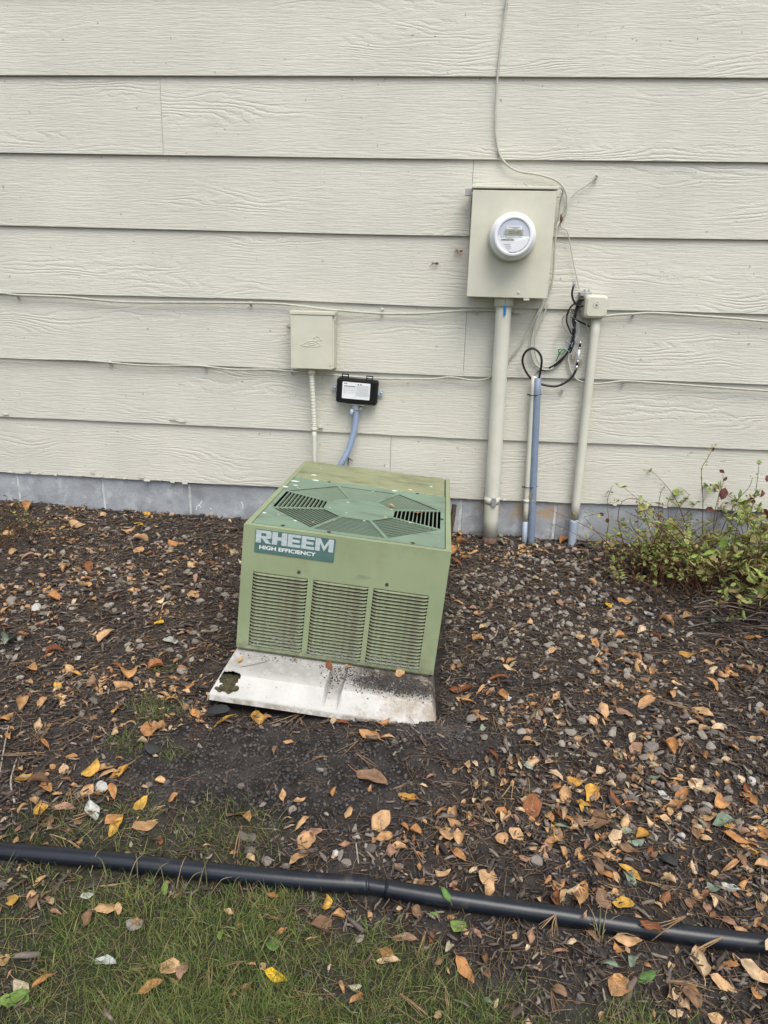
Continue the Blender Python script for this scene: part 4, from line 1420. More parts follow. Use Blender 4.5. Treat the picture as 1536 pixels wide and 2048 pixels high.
# badge
bd = A(MB().box(-.281, -.033, -.0022, -.0002, .3395, .4145), 'badge', M['badge'], fp)
LET = {
    'R': [[(0, 0), (.34, 0), (.34, 1), (0, 1)], [(.34, .80), (.66, .80), (.66, 1), (.34, 1)], [(.34, .36), (.66, .36), (.66, .56), (.34, .56)], [(.66, .44), (.72, .36), (1, .46), (1, .90), (.90, 1), (.66, 1)], [(.42, .36), (.72, .36), (1.02, 0), (.66, 0)]],
    'H': [[(0, 0), (.36, 0), (.36, 1), (0, 1)], [(.64, 0), (1, 0), (1, 1), (.64, 1)], [(.36, .38), (.64, .38), (.64, .62), (.36, .62)]],
    'E': [[(0, 0), (.36, 0), (.36, 1), (0, 1)], [(.36, 0), (1, 0), (1, .22), (.36, .22)], [(.36, .39), (.92, .39), (.92, .61), (.36, .61)], [(.36, .78), (1, .78), (1, 1), (.36, 1)]],
    'M': [[(0, 0), (.26, 0), (.26, 1), (0, 1)], [(.74, 0), (1, 0), (1, 1), (.74, 1)], [(.26, .62), (.5, .0), (.5, .40), (.26, 1.0)], [(.5, .0), (.74, .62), (.74, 1.0), (.5, .40)]],
}
wid = {'R': .048, 'H': .046, 'E': .040, 'M': .056}
x = -.2785
for ch in 'RHEEM':
    mb = MB()
    for pl in LET[ch]:
        mb.prism([(x + a * wid[ch], .3715 + b * .0405) for a, b in pl], -.0030, -.0023)
    A(mb, 'letter', M['badge_letter'], bd)
    x += wid[ch] + .0027
tx = text_mesh('small_lettering', 'HIGH EFFICIENCY', .0165, M['badge_white'], bd, (0, 0, 0), bold=.00045)
bb = [v.co for v in tx.data.vertices]
w_ = max(v.x for v in bb) - min(v.x for v in bb)
tx.scale = (.176 / w_, 1, 1)
tx.location = (-.179, -.0026, .3520)
# sides, back, base
A(MB().box(-hw, -hw + .003, .0063, ACD, .006, ACH - .004), 'side_panel', M['sage_side'], bevel=.001)
A(MB().box(hw - .003, hw, .0063, ACD, .006, ACH - .004), 'side_panel', M['sage_side'], bevel=.001)
A(MB().box(-hw + .0033, hw - .0033, ACD - .003, ACD, .006, ACH - .004), 'back_panel', M['sage_side'])
A(MB().box(-hw + .012, hw - .012, .012, ACD - .01, -.004, .010), 'base_pan', M['sage_side'], bevel=.002)
# top: front lip, side flanges, guard panel, rear cover; added dark strips under the seams
zt = ACH
A(MB().box(-hw, hw, .0063, .0205, zt - .008, zt), 'front_lip', M['sage'], bevel=.002)
for s_ in (-1, 1):
    xa, xb = sorted((s_ * hw, s_ * (.3008)))
    A(MB().box(xa, xb, .0208, ACD, zt - .0035, zt + .0005), 'top_flange', M['sage'], bevel=.0015)
A(MB().box(-.3005, .2965, .668, ACD - .001, zt - .004, zt + .0015), 'rear_cover', M['rear'], bevel=.002)
gx, gy0, gy1 = .2985, .023, .665
oc = np.array([0.0, .3325])
ap, api = .283, .121                                   # outer and inner half-widths of the eight-sided fan opening
oct_ = lambda r_, a: oc + r_ / math.cos(math.pi / 8) * np.array([math.cos(a), math.sin(a)])
ang = [math.pi / 8 + i * math.pi / 4 for i in range(8)]
ring_o = [oct_(ap, a) for a in ang]
rect = []
for a in ang:
    d = np.array([math.cos(a), math.sin(a)])
    t = min((gx / abs(d[0])), ((gy1 - oc[1]) if d[1] > 0 else (oc[1] - gy0)) / abs(d[1]))
    rect.append(oc + d * t)
mb = MB()
th = .0022
for i in range(8):
    j = (i + 1) % 8
    poly = [tuple(ring_o[i]), tuple(rect[i])]
    mida = rect[i], rect[j]
    if abs(abs(rect[i][0]) - gx) < 1e-6 and abs(abs(rect[j][0]) - gx) > 1e-6 or abs(abs(rect[i][0]) - gx) > 1e-6 and abs(abs(rect[j][0]) - gx) < 1e-6:
        poly.append((math.copysign(gx, rect[i][0] + rect[j][0]), gy1 if rect[i][1] + rect[j][1] > 2 * oc[1] else gy0))
    poly += [tuple(rect[j]), tuple(ring_o[j])]
    mb.slab(poly, zt - th, zt)
gp = A(mb, 'fan_guard', M['grille'])
A(MB().slab([tuple(oct_(api, a)) for a in ang], zt - th, zt), 'hub_plate', M['grille'], gp)
for a in ang:
    d = np.array([math.cos(a), math.sin(a)])
    nn_ = np.array([-d[1], d[0]])
    r0_, r1_ = api / math.cos(math.pi / 8) - .004, ap / math.cos(math.pi / 8) + .003
    A(MB().slab([tuple(oc + d * r0_ - nn_ * .0058), tuple(oc + d * r1_ - nn_ * .0058), tuple(oc + d * r1_ + nn_ * .0058), tuple(oc + d * r0_ + nn_ * .0058)], zt - th - .0004, zt + .0004), 'rib', M['grille'], gp)
NS = 11
slats = []
for k in range(NS):
    r_ = api + .004 + (ap - api - .009) * (k + .5) / NS
    half = r_ * math.tan(math.pi / 8) - .0066
    mb = MB()
    mb.add([(-half, r_ - .0024, zt - .0088), (half, r_ - .0024, zt - .0088), (half, r_ - .0008, zt - .0006), (-half, r_ - .0008, zt - .0006),
            (-half, r_ + .0002, zt - .0088), (half, r_ + .0002, zt - .0088), (half, r_ + .0022, zt - .0006), (-half, r_ + .0022, zt - .0006)],
           [(0, 1, 2, 3), (5, 4, 7, 6), (3, 2, 6, 7), (1, 0, 4, 5), (0, 3, 7, 4), (2, 1, 5, 6)])
    slats.append(A(mb, 'slat', M['slat'], gp))
for i in range(8):
    for s_ in slats:
        o = s_ if i == 0 else copy_mesh(s_, gp)
        o.location = (oc[0], oc[1], 0)
        o.rotation_euler = (0, 0, i * math.pi / 4)
for x, y in ((-.205, .032), (-.06, .030), (.20, .034), (-.16, .655), (.19, .655), (.288, .34)):
    A(MB().slab([(x + .006 * math.cos(t), y + .006 * math.sin(t)) for t in np.linspace(0, 2 * math.pi, 11)[:-1]], zt, zt + .0025), 'screw', M['dark_screw'], gp)
for x, y, r_ in ((-.285, .60, .012), (-.235, .735, .010), (-.215, .655, .011), (.10, .655, .009), (-.27, .54, .008), (-.05, .40, .004), (.16, .70, .006), (.02, .60, .004), (-.10, .30, .003), (-.3, .50, .010), (.03, .20, .004), (.24, .80, .006), (-.18, .10, .004), (-.29, .14, .006)):
    zf = zt + (.0016 if y > .668 else .0001)
    pl = [(x + r_ * rl.uniform(.5, 1.1) * 1.5 * math.cos(t), y + r_ * rl.uniform(.5, 1.1) * math.sin(t)) for t in np.linspace(0, 2 * math.pi, 10)[:-1]]
    A(MB().slab(pl, zf, zf + .0005), 'paint_fleck', M['badge_white'], gp)
# dark sheets added inside to block light, so that nothing shines through
mb = MB()
mb.box(-hw + .004, hw - .004, .034, .0355, .012, zt - .006)
mb.box(-hw + .004, hw - .004, .034, ACD - .004, .10, .102)
mb.box(-hw + .0035, -hw + .005, .034, ACD - .004, .1, zt - .006)
mb.box(hw - .005, hw - .0035, .034, ACD - .004, .1, zt - .006)
mb.box(-hw + .004, hw - .004, .65, .652, .1, zt - .006)
mb.box(-hw + .004, -.2988, .0208, ACD - .004, zt - .0075, zt - .0045)
mb.box(.2978, hw - .004, .0208, ACD - .004, zt - .0075, zt - .0045)
mb.box(-.298, .2975, .662, .672, zt - .0115, zt - .0065)
A(mb, 'light_block', M['dark'])
fan = A(MB().tube([(oc[0], oc[1], .30), (oc[0], oc[1], .385)], .06, 20), 'fan_motor', M['dark'], smooth=True)
for i in range(4):
    a0 = i * math.pi / 2 + .4
    V = []
    for r_, wd in ((.05, .35), (.12, .42), (.2, .44), (.25, .36)):
        for s_ in (-1, 1):
            V.append((oc[0] + r_ * math.cos(a0 + s_ * wd), oc[1] + r_ * math.sin(a0 + s_ * wd), .325 + s_ * .02))
    mb = MB().add(V, [(q * 2, q * 2 + 1, q * 2 + 3, q * 2 + 2) for q in range(3)])
    A(mb, 'fan_blade', M['dark'], fan)

# ------------------------------------------------------------------ pad
pad = thing('equipment_pad', AC_O, 'cracked white plastic pad under the green cooling unit', 'equipment pad', rot=ROT)


def hole_edge(cx, cy, rx, ry, n, seed):
    r_ = random.Random(seed)
    return [(cx + rx * math.cos(t) * r_.uniform(.8, 1.15), cy + ry * math.sin(t) * r_.uniform(.8, 1.15)) for t in np.linspace(0, 2 * math.pi, n + 1)[:-1]]


HOLE = ac_local(455, 1357, 2, -.010)[:2] + np.array([.000, .018])


def pad_surface():
    """top skin as a fine grid whose left front corner is broken away"""
    xs = np.arange(-.350, .3501, .005)
    ys = np.concatenate([np.arange(-.196, -.09, .004), np.arange(-.09, .0, .01), np.arange(0, 1.031, .05)])
    X, Y = np.meshgrid(xs, ys)

    def edge(d, wid_, drop):
        t = np.clip(d / wid_, 0, 1)
        return -drop * (1 - t) - .010 * (d < .004)
    dl, dr, df, dbk = X + .350, .350 - X, Y + .196, 1.03 - Y
    Z = np.minimum(np.minimum(edge(dl, .030, .066), edge(dr, .030, .066)), np.minimum(edge(df, .046, .058), edge(dbk, .03, .066)))
    # recessed channel in the middle of the front, ribs either side
    ch = np.clip((.026 - np.abs(X - .022)) / .009, 0, 1) * np.clip((Y + .190) / .04, 0, 1) * (Y < -.01)
    Z = Z - .034 * ch
    Z = Z - .0055 + .0025 * (fbm(X * 7, Y * 7, 3, 2) - .37) * 1.0
    he = np.array(hole_edge(HOLE[0], HOLE[1], .034, .026, 18, 5))

    def inside(px, py):
        c = False
        j = len(he) - 1
        for i in range(len(he)):
            if (he[i][1] > py) != (he[j][1] > py) and px < (he[j][0] - he[i][0]) * (py - he[i][1]) / (he[j][1] - he[i][1]) + he[i][0]:
                c = not c
            j = i
        return c
    nx, ny = len(xs), len(ys)
    V = np.stack([X, Y, Z], -1).reshape(-1, 3)
    F = []
    for j in range(ny - 1):
        for i in range(nx - 1):
            cx, cy = (xs[i] + xs[i + 1]) / 2, (ys[j] + ys[j + 1]) / 2
            if cx < -.2 and cy < -.05 and inside(cx, cy):
                continue
            # bitten corner at the very front left
            if cx < -.315 and cy < -.165 and (cx + .35) + (cy + .196) < .012:
                continue
            F.append((j * nx + i, j * nx + i + 1, (j + 1) * nx + i + 1, (j + 1) * nx + i))
    return V, F


V, F = pad_surface()
o = A(MB().add(V, F), 'shell', M['pad'], pad)
so = o.modifiers.new('thick', 'SOLIDIFY')
so.thickness, so.offset = .004, -1
n1, F1 = ico(1)
rs = np.random.default_rng(4)
Vm = []
mb = MB()
for i in range(190):
    a, b = rs.uniform(-.034, .042), rs.uniform(-.030, .034)
    if (a / .042) ** 2 + (b / .034) ** 2 > 1 or a < -.030:
        continue
    s_ = rs.uniform(.005, .011)
    mb.add(n1 * np.array([s_, s_, s_ * .7]) * (1 + rs.normal(0, .14, (len(n1), 1))) + np.array([HOLE[0] + .002 + a, HOLE[1] + b, -.032 + .16 * b - .010 * rs.random()]), F1)
o = A(mb, 'moss_clump', M['moss'], None, smooth=False)
o.parent = None
o.location, o.rotation_euler = AC_O, ROT
tag(o, 'dark mossy soil showing through the broken corner of the white pad', 'moss', kind='thing')


def pad_z(lx, ly):
    df, dl, dr = ly + .196, lx + .35, .35 - lx
    e = lambda d, w_, k_: -k_ * (1 - min(max(d / w_, 0), 1))
    return min(e(df, .046, .058), e(dl, .03, .066), e(dr, .03, .066)) - .0055


# ------------------------------------------------------------------ black drain pipe with a coupling
pp = [(-60, 1694), (0, 1702), (125, 1712), (250, 1724), (375, 1738), (500, 1751), (620, 1762), (733, 1770), (870, 1793), (1000, 1813), (1125, 1831), (1250, 1851), (1400, 1872), (1540, 1889)]
pr = .0188


def on_pipe(a_, b_, h):
    d_ = ray(a_, b_)
    lo, hi = 0.3, 8.0
    for _ in range(40):
        m_ = (lo + hi) / 2
        p_ = CAM + m_ * d_
        if p_[2] > gbase(p_[0], p_[1]) + h:
            lo = m_
        else:
            hi = m_
    return CAM + lo * d_


P = [on_pipe(a_, b_, np.interp(a_, [0, 500, 900], [.006, .012, .0165])) for a_, b_ in pp]
P = [P[0] + (P[0] - P[1]) * 9 + np.array([0, .02, 0]), P[0] + (P[0] - P[1]) * 3] + P + [P[-1] + (P[-1] - P[-2]) * 3, P[-1] + (P[-1] - P[-2]) * 9]
P[0][2], P[1][2] = gbase(P[0][0], P[0][1]) + .006, gbase(P[1][0], P[1][1]) + .006
P[-1][2], P[-2][2] = gbase(P[-1][0], P[-1][1]) + .0165, gbase(P[-2][0], P[-2][1]) + .0165
dp = thing('drain_pipe', (0, -1.84, gbase(0, -1.84)), 'long black plastic drain pipe lying along the edge of the grass', 'pipe')
k0 = 9                                              # two lengths pushed on to a narrower joiner near the middle
d = (P[k0 + 1] - P[k0]) / np.linalg.norm(P[k0 + 1] - P[k0])
MB().tube(P[:k0] + [P[k0] - d * .006, P[k0]], pr, 28, smooth=4).build('pipe_length', M['pipe'], dp, smooth=True)
MB().tube([P[k0] + d * .046, P[k0] + d * .052] + P[k0 + 1:], pr, 28, smooth=4).build('pipe_length', M['pipe'], dp, smooth=True)
MB().tube([P[k0] - d * .05, P[k0] + d * .1], pr * .86, 28).build('joiner', M['pipe'], dp, smooth=True)
PIPE_Y = lambda x_: np.interp(x_, [p_[0] for p_ in P], [p_[1] for p_ in P])

# weathered stake behind the unit
p = G(901, 1078)
st = MB()
b_ = np.array([.055, -.155, -1.10])
t_ = np.array([.085, -.130, -.925])
b_ = W(897, 1075, .14)
t_ = W(909, 1009, .13)
st.tube([b_ + (b_ - t_) * .3, b_, b_ * .5 + t_ * .5 + np.array([.002, 0, 0]), t_], [.013, .014, .012, .0105], 9, smooth=3)
o = st.build('wooden_stake', M['bark'])
tag(o, 'short weathered bark stake standing behind the right side of the cooling unit', 'stake', kind='thing')


# ------------------------------------------------------------------ what lies on the ground
def blocked(x, y, m_=0.0):
    """under the unit or its pad, or inside the pipe"""
    x, y = np.asarray(x), np.asarray(y)
    lx, ly = x - AC_O[0], y - AC_O[1]
    r_ = (np.abs(lx) < .345 + m_) & (ly > -.198 - m_) & (ly < 1.03)
    r_ |= np.abs(y - PIPE_Y(x)) < .024 + m_
    return r_ | (y > .012 - m_)


def bare(x, y):
    """1 inside the patch of raked bare soil between pad and pipe"""
    c = G(540, 1540)
    e = ((x - c[0]) / .50) ** 2 + ((y - c[1]) / .185) ** 2
    c2 = G(930, 1480)
    e2 = ((x - c2[0]) / .22) ** 2 + ((y - c2[1]) / .14) ** 2
    return np.clip(np.maximum(1.35 - e + .5 * (fbm(x * 8, y * 8, 55, 3) - .44), .8 - e2), 0, 1)


def gravel(x, y):
    g = np.exp(-(((x - .46) / .42) ** 2 + ((y + .55) / .55) ** 2) ** 1.5)
    g = np.maximum(g, .55 * np.exp(-(((x - .75) / .5) ** 2 + ((y + 1.25) / .35) ** 2)))
    g = np.maximum(g, .42 * np.exp(-(((x + 1.25) / .6) ** 2 + ((y + .75) / .45) ** 2)))
    g = np.maximum(g, .35 * np.exp(-(((x + .2) / .35) ** 2 + ((y + 1.74) / .09) ** 2)))
    return np.clip(g, .05, 1)


XR, YR = (-2.35, 2.0), (-2.5, 0.015)


def sample(nmax, prob, xr=XR, yr=YR):
    x, y = rng.uniform(*xr, nmax), rng.uniform(*yr, nmax)
    k = (rng.random(nmax) < prob(x, y)) & ~blocked(x, y)
    return x[k], y[k]


def view(x, y, z, pad_=60):
    q = project(np.stack([x, y, z], 1))
    return (q[:, 2] > .1) & (q[:, 0] > -pad_) & (q[:, 0] < 1536 + pad_) & (q[:, 1] > 0) & (q[:, 1] < 2048 + pad_), q


# crumbs of soil
x, y = sample(130000, lambda x, y: np.clip(.30 + .7 * bare(x, y), 0, 1) * (1 - .75 * lawn(x, y)) * np.where(np.abs(x) > 1.6, .4, 1))
s = .0030 + .0050 * rng.random(len(x)) ** 2.2
s *= np.where(rng.random(len(x)) < .012, 1.7, 1.0)
R = rotmats(rng.uniform(0, 6.28, len(x)), rng.normal(0, .5, len(x)), rng.normal(0, .5, len(x)))
tag(merged('soil_crumbs', [stone_template(0, i, 2) for i in range(5)], np.stack([x, y, gz(x, y) + s * .35], 1), R, s * 2, M['soil']), kind='stuff', label='crumbs of dark loose soil', cat='soil')


# bark mulch: flat splinters
def chip(seed):
    r_ = np.random.default_rng(seed)
    n_ = 4
    V = []
    for i in range(n_):
        u = i / (n_ - 1) - .5
        w_ = (.5 - abs(u) * r_.uniform(.2, .7)) * .24
        c_ = .05 * r_.normal()
        for a, b in ((-1, 0), (1, 0), (.8, .09), (-.8, .09)):
            V.append((u + .05 * r_.normal(), c_ + a * w_, b * r_.uniform(1.0, 2.0) + .05 * math.sin(3 * u + seed)))
    F = []
    for i in range(n_ - 1):
        F += [(i * 4 + k, i * 4 + (k + 1) % 4, i * 4 + 4 + (k + 1) % 4, i * 4 + 4 + k) for k in range(4)]
    F += [(3, 2, 1, 0), tuple((n_ - 1) * 4 + k for k in range(4))]
    return V, tris(F)


x, y = sample(80000, lambda x, y: np.clip(.75 - .80 * bare(x, y), 0.01, 1) * (1 - .93 * lawn(x, y)) * (1 - .35 * gravel(x, y)) * np.where(np.abs(x) > 1.7, .5, 1))
L_ = (.007 + .022 * rng.random(len(x)) ** 1.6) * np.where(rng.random(len(x)) < .06, 1.9, 1)
sc = np.stack([L_, L_ * rng.uniform(.5, 1.3, len(x)), L_ * rng.uniform(.6, 1.3, len(x))], 1)
R = rotmats(rng.uniform(0, 6.28, len(x)), rng.normal(0, .26, len(x)), rng.normal(0, .45, len(x)))
tag(merged('bark_mulch', [chip(i) for i in range(8)], np.stack([x, y, gz(x, y) + rng.uniform(0, .010, len(x))], 1), R, sc, M['bark']), kind='stuff', label='dark shredded bark mulch covering the bed', cat='mulch')

# stones: the 300 that show largest are single things, the rest one mass
x, y = sample(17000, lambda x, y: gravel(x, y) ** 1.1 * (1 - .97 * lawn(x, y)) * (1 - .93 * bare(x, y)))
s = .012 + .026 * rng.random(len(x)) ** 1.7
z = gz(x, y)
ok, q = view(x, y, z, 0)
big = np.where(ok, s / q[:, 2], 0)
big = np.where((q[:, 1] < 1120), 0, big)
order = np.argsort(-big)
marked = [(440, 1416, 60, 'slate'), (300, 1496, 46, 'slate'), (205, 1572, 30, 'pale'), (300, 1567, 18, 'stone'), (400, 1491, 16, 'stone'), (482, 1569, 20, 'stone'), (525, 1611, 17, 'stone'), (490, 1674, 28, 'stone'), (500, 1703, 26, 'stone'), (533, 1724, 24, 'stone'), (565, 1689, 18, 'stone'), (648, 1715, 26, 'stone'), (674, 1709, 22, 'pale'), (1015, 1395, 24, 'pale'), (1040, 1403, 20, 'stone'), (1005, 1500, 22, 'stone'), (1013, 1489, 20, 'stone'), (1044, 1466, 22, 'stone'), (1056, 1434, 24, 'stone'), (1340, 1722, 46, 'slate'), (1309, 1674, 24, 'stone'), (1362, 1671, 20, 'pale'), (1416, 1580, 26, 'stone'), (1502, 1557, 20, 'pale'), (1420, 1490, 28, 'stone'), (1405, 1468, 26, 'stone'), (1445, 1470, 26, 'stone'), (1408, 1620, 30, 'stone'), (1295, 1620, 26, 'stone'), (1265, 1598, 30, 'stone'), (1455, 1600, 32, 'stone'), (1303, 1495, 34, 'stone'), (75, 1215, 24, 'pale'), (92, 1216, 30, 'stone'), (25, 1200, 24, 'stone'), (60, 1185, 20, 'stone'), (140, 1185, 20, 'stone'), (155, 1290, 24, 'stone'), (156, 1312, 20, 'pale'), (220, 1182, 14, 'stone'), (98, 1345, 20, 'stone'), (38, 1352, 20, 'stone'), (230, 1152, 14, 'pale'), (815, 1400, 30, 'stone'), (1070, 1352, 22, 'stone'), (945, 1435, 26, 'stone'), (1475, 1650, 30, 'stone')]
ST = [mesh_from('stone', stone_template(2, 100 + i, 10), M['stone'], False) for i in range(9)]
STP = [mesh_from('stone', stone_template(2, 140 + i, 9), M['pale_stone'], False) for i in range(3)]
STS = [mesh_from('slate', stone_template(1, 160 + i, 6), M['slate'], False) for i in range(3)]


def zone(px_, py_, wx, wy):
    if wy < -1.88:
        return 'lawn'
    if wy < -1.38:
        return 'front_left' if wx < -.42 else ('front_mid' if wx < .12 else 'front_right')
    if wx < -.6:
        return 'left'
    return 'right_back' if wy > -.75 else 'right'


PLACE = {'lawn': 'on the worn grass', 'front_left': 'in mulch behind the left pipe half', 'front_mid': 'on bare soil before the pad', 'front_right': 'in litter behind the right pipe half', 'left': 'in the left mulch bed', 'right_back': 'near the conduits', 'right': 'in gravelly mulch below the shrub'}
MARKS = [((440, 1345), 'the broken pad corner'), ((405, 1395), 'the raised pad corner'), ((880, 1430), 'the sunk pad corner'), ((735, 1775), 'the pipe sleeve end'), ((978, 1093), 'the foot of the tall pole'), ((1143, 1086), 'the slim conduit foot'), ((1055, 1086), 'the two tied conduits'), ((900, 1072), 'the wooden stake'),
         ((1340, 1722), 'the near black slate chip'), ((205, 1572), 'the white quartz pebble'), ((1062, 1625), 'the curled rust leaf'), ((1471, 1686), 'the long orange leaf'), ((734, 1558), 'the crumpled grey brown leaf'), ((547, 1962), 'the bright yellow grass leaf'), ((184, 1624), 'the jagged greyish white leaf'), ((205, 1927), 'the torn whitish leaf'),
         ((1399, 1946), 'the large pale veined leaf'), ((315, 1249), 'the lone yellow leaf on mulch'), ((288, 1041), 'the yellow pair by the footing'), ((1215, 1210), 'the yellow gravel leaf'), ((30, 1570), 'the bleached twig'), ((850, 1565), 'the long diagonal twig'), ((988, 1278), 'the curled bleached twig'), ((1030, 1197), 'the dark twig on the gravel'), ((1524, 1431), 'the tan leaf at the right edge'),
         ((1183, 1590), 'the orange yellow leaf'), ((607, 1708), 'the two tan leaves'), ((945, 1946), 'the joined leaf pair'), ((1243, 1975), 'the arched tan leaf'), ((1500, 1880), 'the right end of the pipe'), ((30, 1692), 'the left end of the pipe'), ((545, 1897), 'the green heart leaf'), ((1290, 1190), 'the shrub'), ((1480, 1225), 'the dark brush pile'),
         ((25, 1810), 'the folded yellow leaf'), ((465, 1300), 'the left base of the unit'), ((890, 1200), 'the right side of the unit'), ((215, 1545), 'the yellowish leaf row'), ((1255, 1608), 'the straight pale stick'), ((1230, 1681), 'the pale leaf on the twig'), ((300, 1496), 'the black slate'), ((482, 1569), 'the lone pebble'), ((100, 1215), 'the pale stones'), ((60, 1110), 'the little dry shrub'), ((1410, 1480), 'the three brown stones')]
USED = {}


def place_label(o, what, cat, px_, py_, size):
    """tell like things apart by the landmark next to them; settled at the end for those that still coincide"""
    d = sorted((math.hypot((px_ - m[0][0]), (py_ - m[0][1]) * 1.3), m) for m in MARKS)
    d = [q_ for q_ in d if q_[0] > 4][:1][0]
    (mx, my), name = d[1]
    ex, ey = px_ - mx, (py_ - my) * 1.3
    how = ('right of' if ex > 0 else 'left of') if abs(ex) > abs(ey) else ('in front of' if ey > 0 else 'behind')
    how = ('close ' if d[0] < 45 else '' if d[0] < 90 else 'well ') + how
    tag(o, None, cat, None, 'thing')
    USED.setdefault((what, how, name), []).append((size, o))


def settle_labels():
    for (what, how, name), l in USED.items():
        l.sort(key=lambda t: -t[0])
        words = [''] if len(l) == 1 else (['larger ', 'smaller '] if len(l) == 2 else (['largest ', 'middle sized ', 'smallest '] if len(l) == 3 else ['largest '] + [''] * (len(l) - 2) + ['smallest ']))
        for w_, (sz, o) in zip(words, l):
            o['label'] = f'{w_}{what} {how} {name}'
            o['group'] = ('leaves' if o['category'] == 'leaf' else 'stones' if o['category'] == 'stone' else 'pine needle sprays') + ' ' + how + ' ' + name


def put_stone(x_, y_, s_, kind):
    pool = {'stone': ST, 'pale': STP, 'slate': STS}[kind]
    o = bpy.data.objects.new({'stone': 'stone', 'pale': 'pale_stone', 'slate': 'slate_chip'}[kind], random.choice(pool))
    COL.objects.link(o)
    o.location = (x_, y_, float(gz(x_, y_)) + s_ * .2)
    o.rotation_euler = (random.gauss(0, .25), random.gauss(0, .25), random.uniform(0, 6.28))
    o.scale = (s_, s_, s_ * (.9 if kind != 'slate' else .55))
    return o


nst = 0
for a, b, wpx, kd in marked:
    g = G(a, b + wpx * .2)
    zn = zone(a, b, g[0], g[1])
    o = put_stone(g[0], g[1], wpx * mpp(g), kd)
    nst += 1
    word = {'stone': 'larger brownish stone', 'pale': 'pale whitish pebble', 'slate': 'flat near black slate chip'}[kd]
    place_label(o, word, 'stone', a, b, wpx)
single = order[:300 - nst]
for i in single:
    zn = zone(q[i, 0], q[i, 1], x[i], y[i])
    o = put_stone(float(x[i]), float(y[i]), float(s[i]), 'stone')
    place_label(o, 'small angular grey stone', 'stone', q[i, 0], q[i, 1], s[i])
rest = np.setdiff1d(np.arange(len(x)), single)
R = rotmats(rng.uniform(0, 6.28, len(rest)), rng.normal(0, .3, len(rest)), rng.normal(0, .3, len(rest)))
tag(merged('gravel', [stone_template(1, 200 + i, 8) for i in range(8)], np.stack([x[rest], y[rest], z[rest] + s[rest] * .18], 1), R, s[rest], M['stone']), kind='stuff', label='small grey gravel sunk in the mulch', cat='gravel')


# needles: loose mass, and bundles that stand out as single things
def needle_template(seed):
    r_ = np.random.default_rng(seed)
    b_, c_ = r_.normal(0, .14), r_.uniform(-.02, .07)
    V = []
    for i, u in enumerate((0, .35, .7, 1)):
        w_ = .0075 * (1 - .6 * u)
        for t in (0, 2.1, 4.2):
            V.append((u, b_ * u * u + w_ * math.cos(t), c_ * 4 * u * (1 - u) + w_ * math.sin(t) + .008))
    F = []
    for i in range(3):
        F += [(i * 3 + k, i * 3 + (k + 1) % 3, i * 3 + 3 + (k + 1) % 3, i * 3 + 3 + k) for k in range(3)]
    return V, tris(F)


NT = [needle_template(i) for i in range(8)]
x, y = sample(24000, lambda x, y: np.clip(.75 - .6 * bare(x, y), 0, 1) * (1 - .55 * lawn(x, y)))
L_ = rng.uniform(.04, .11, len(x))
R = rotmats(rng.uniform(0, 6.28, len(x)), rng.normal(0, .09, len(x)), rng.normal(0, .3, len(x)))
th_ = rng.uniform(.8, 1.2, len(x)) * .075
tag(merged('pine_needles', NT, np.stack([x, y, gz(x, y) + rng.uniform(.001, .008, len(x))], 1), R, np.stack([L_, th_, th_], 1), M['needle']), kind='stuff', label='loose brown pine needles strewn over the bed', cat='pine needles')
BND = [((640, 1400), (555, 1460), 4), ((600, 1425), (603, 1480), 4), ((715, 1485), (675, 1518), 3), ((655, 1520), (622, 1522), 3), ((470, 1540), (448, 1548), 3), ((712, 1510), (757, 1545), 3), ((483, 1655), (470, 1725), 4), ((1030, 1560), (1005, 1610), 3), ((1040, 1600), (1120, 1615), 4), ((1055, 1550), (1050, 1600), 3), ((925, 1620), (985, 1655), 4), ((965, 1600), (990, 1650), 3), ((850, 1590), (830, 1560), 3), ((785, 1580), (830, 1565), 3), ((1355, 1460), (1390, 1515), 3), ((1320, 1405), (1385, 1425), 4), ((1290, 1770), (1350, 1790), 4), ((1420, 1790), (1465, 1820), 4), ((1195, 1765), (1250, 1790), 3), ((1330, 1965), (1440, 2010), 5), ((1325, 1965), (1390, 1975), 5), ((1440, 1905), (1360, 1935), 3), ((1365, 1862), (1280, 1890), 4), ((1107, 1860), (1072, 1895), 3), ((1108, 1862), (1105, 1910), 3), ((850, 1870), (830, 1930), 4), ((820, 1690), (850, 1735), 3), ((800, 1990), (860, 2045), 5), ((890, 1980), (900, 2040), 3), ((1102, 1985), (1110, 2045), 4), ((265, 1945), (360, 1935), 4), ((480, 1930), (445, 1990), 4), ((490, 1930), (440, 1945), 3), ((425, 1930), (415, 1980), 4), ((670, 1995), (570, 2005), 4), ((665, 1830), (640, 1880), 3), ((475, 1720), (495, 1810), 3), ((100, 1670), (150, 1720), 4), ((200, 1775), (260, 1765), 3), ((185, 1800), (188, 1830), 3), ((140, 1580), (135, 1620), 5), ((100, 1455), (70, 1495), 4), ((160, 1435), (130, 1460), 4), ((90, 1510), (0, 1515), 4), ((175, 1470), (120, 1500), 4), ((145, 1235), (130, 1235), 5), ((65, 1320), (20, 1335), 5), ((140, 1365), (200, 1372), 4), ((262, 1380), (245, 1355), 4), ((345, 1365), (390, 1340), 4), ((1100, 1395), (1090, 1440), 3), ((880, 1440), (870, 1480), 3), ((985, 1430), (993, 1475), 3), ((905, 1415), (875, 1400), 4), ((1230, 1325), (1285, 1290), 3), ((1210, 1275), (1290, 1245), 3), ((330, 1610), (300, 1625), 3), ((205, 1620), (140, 1640), 5)]
bpool = {}
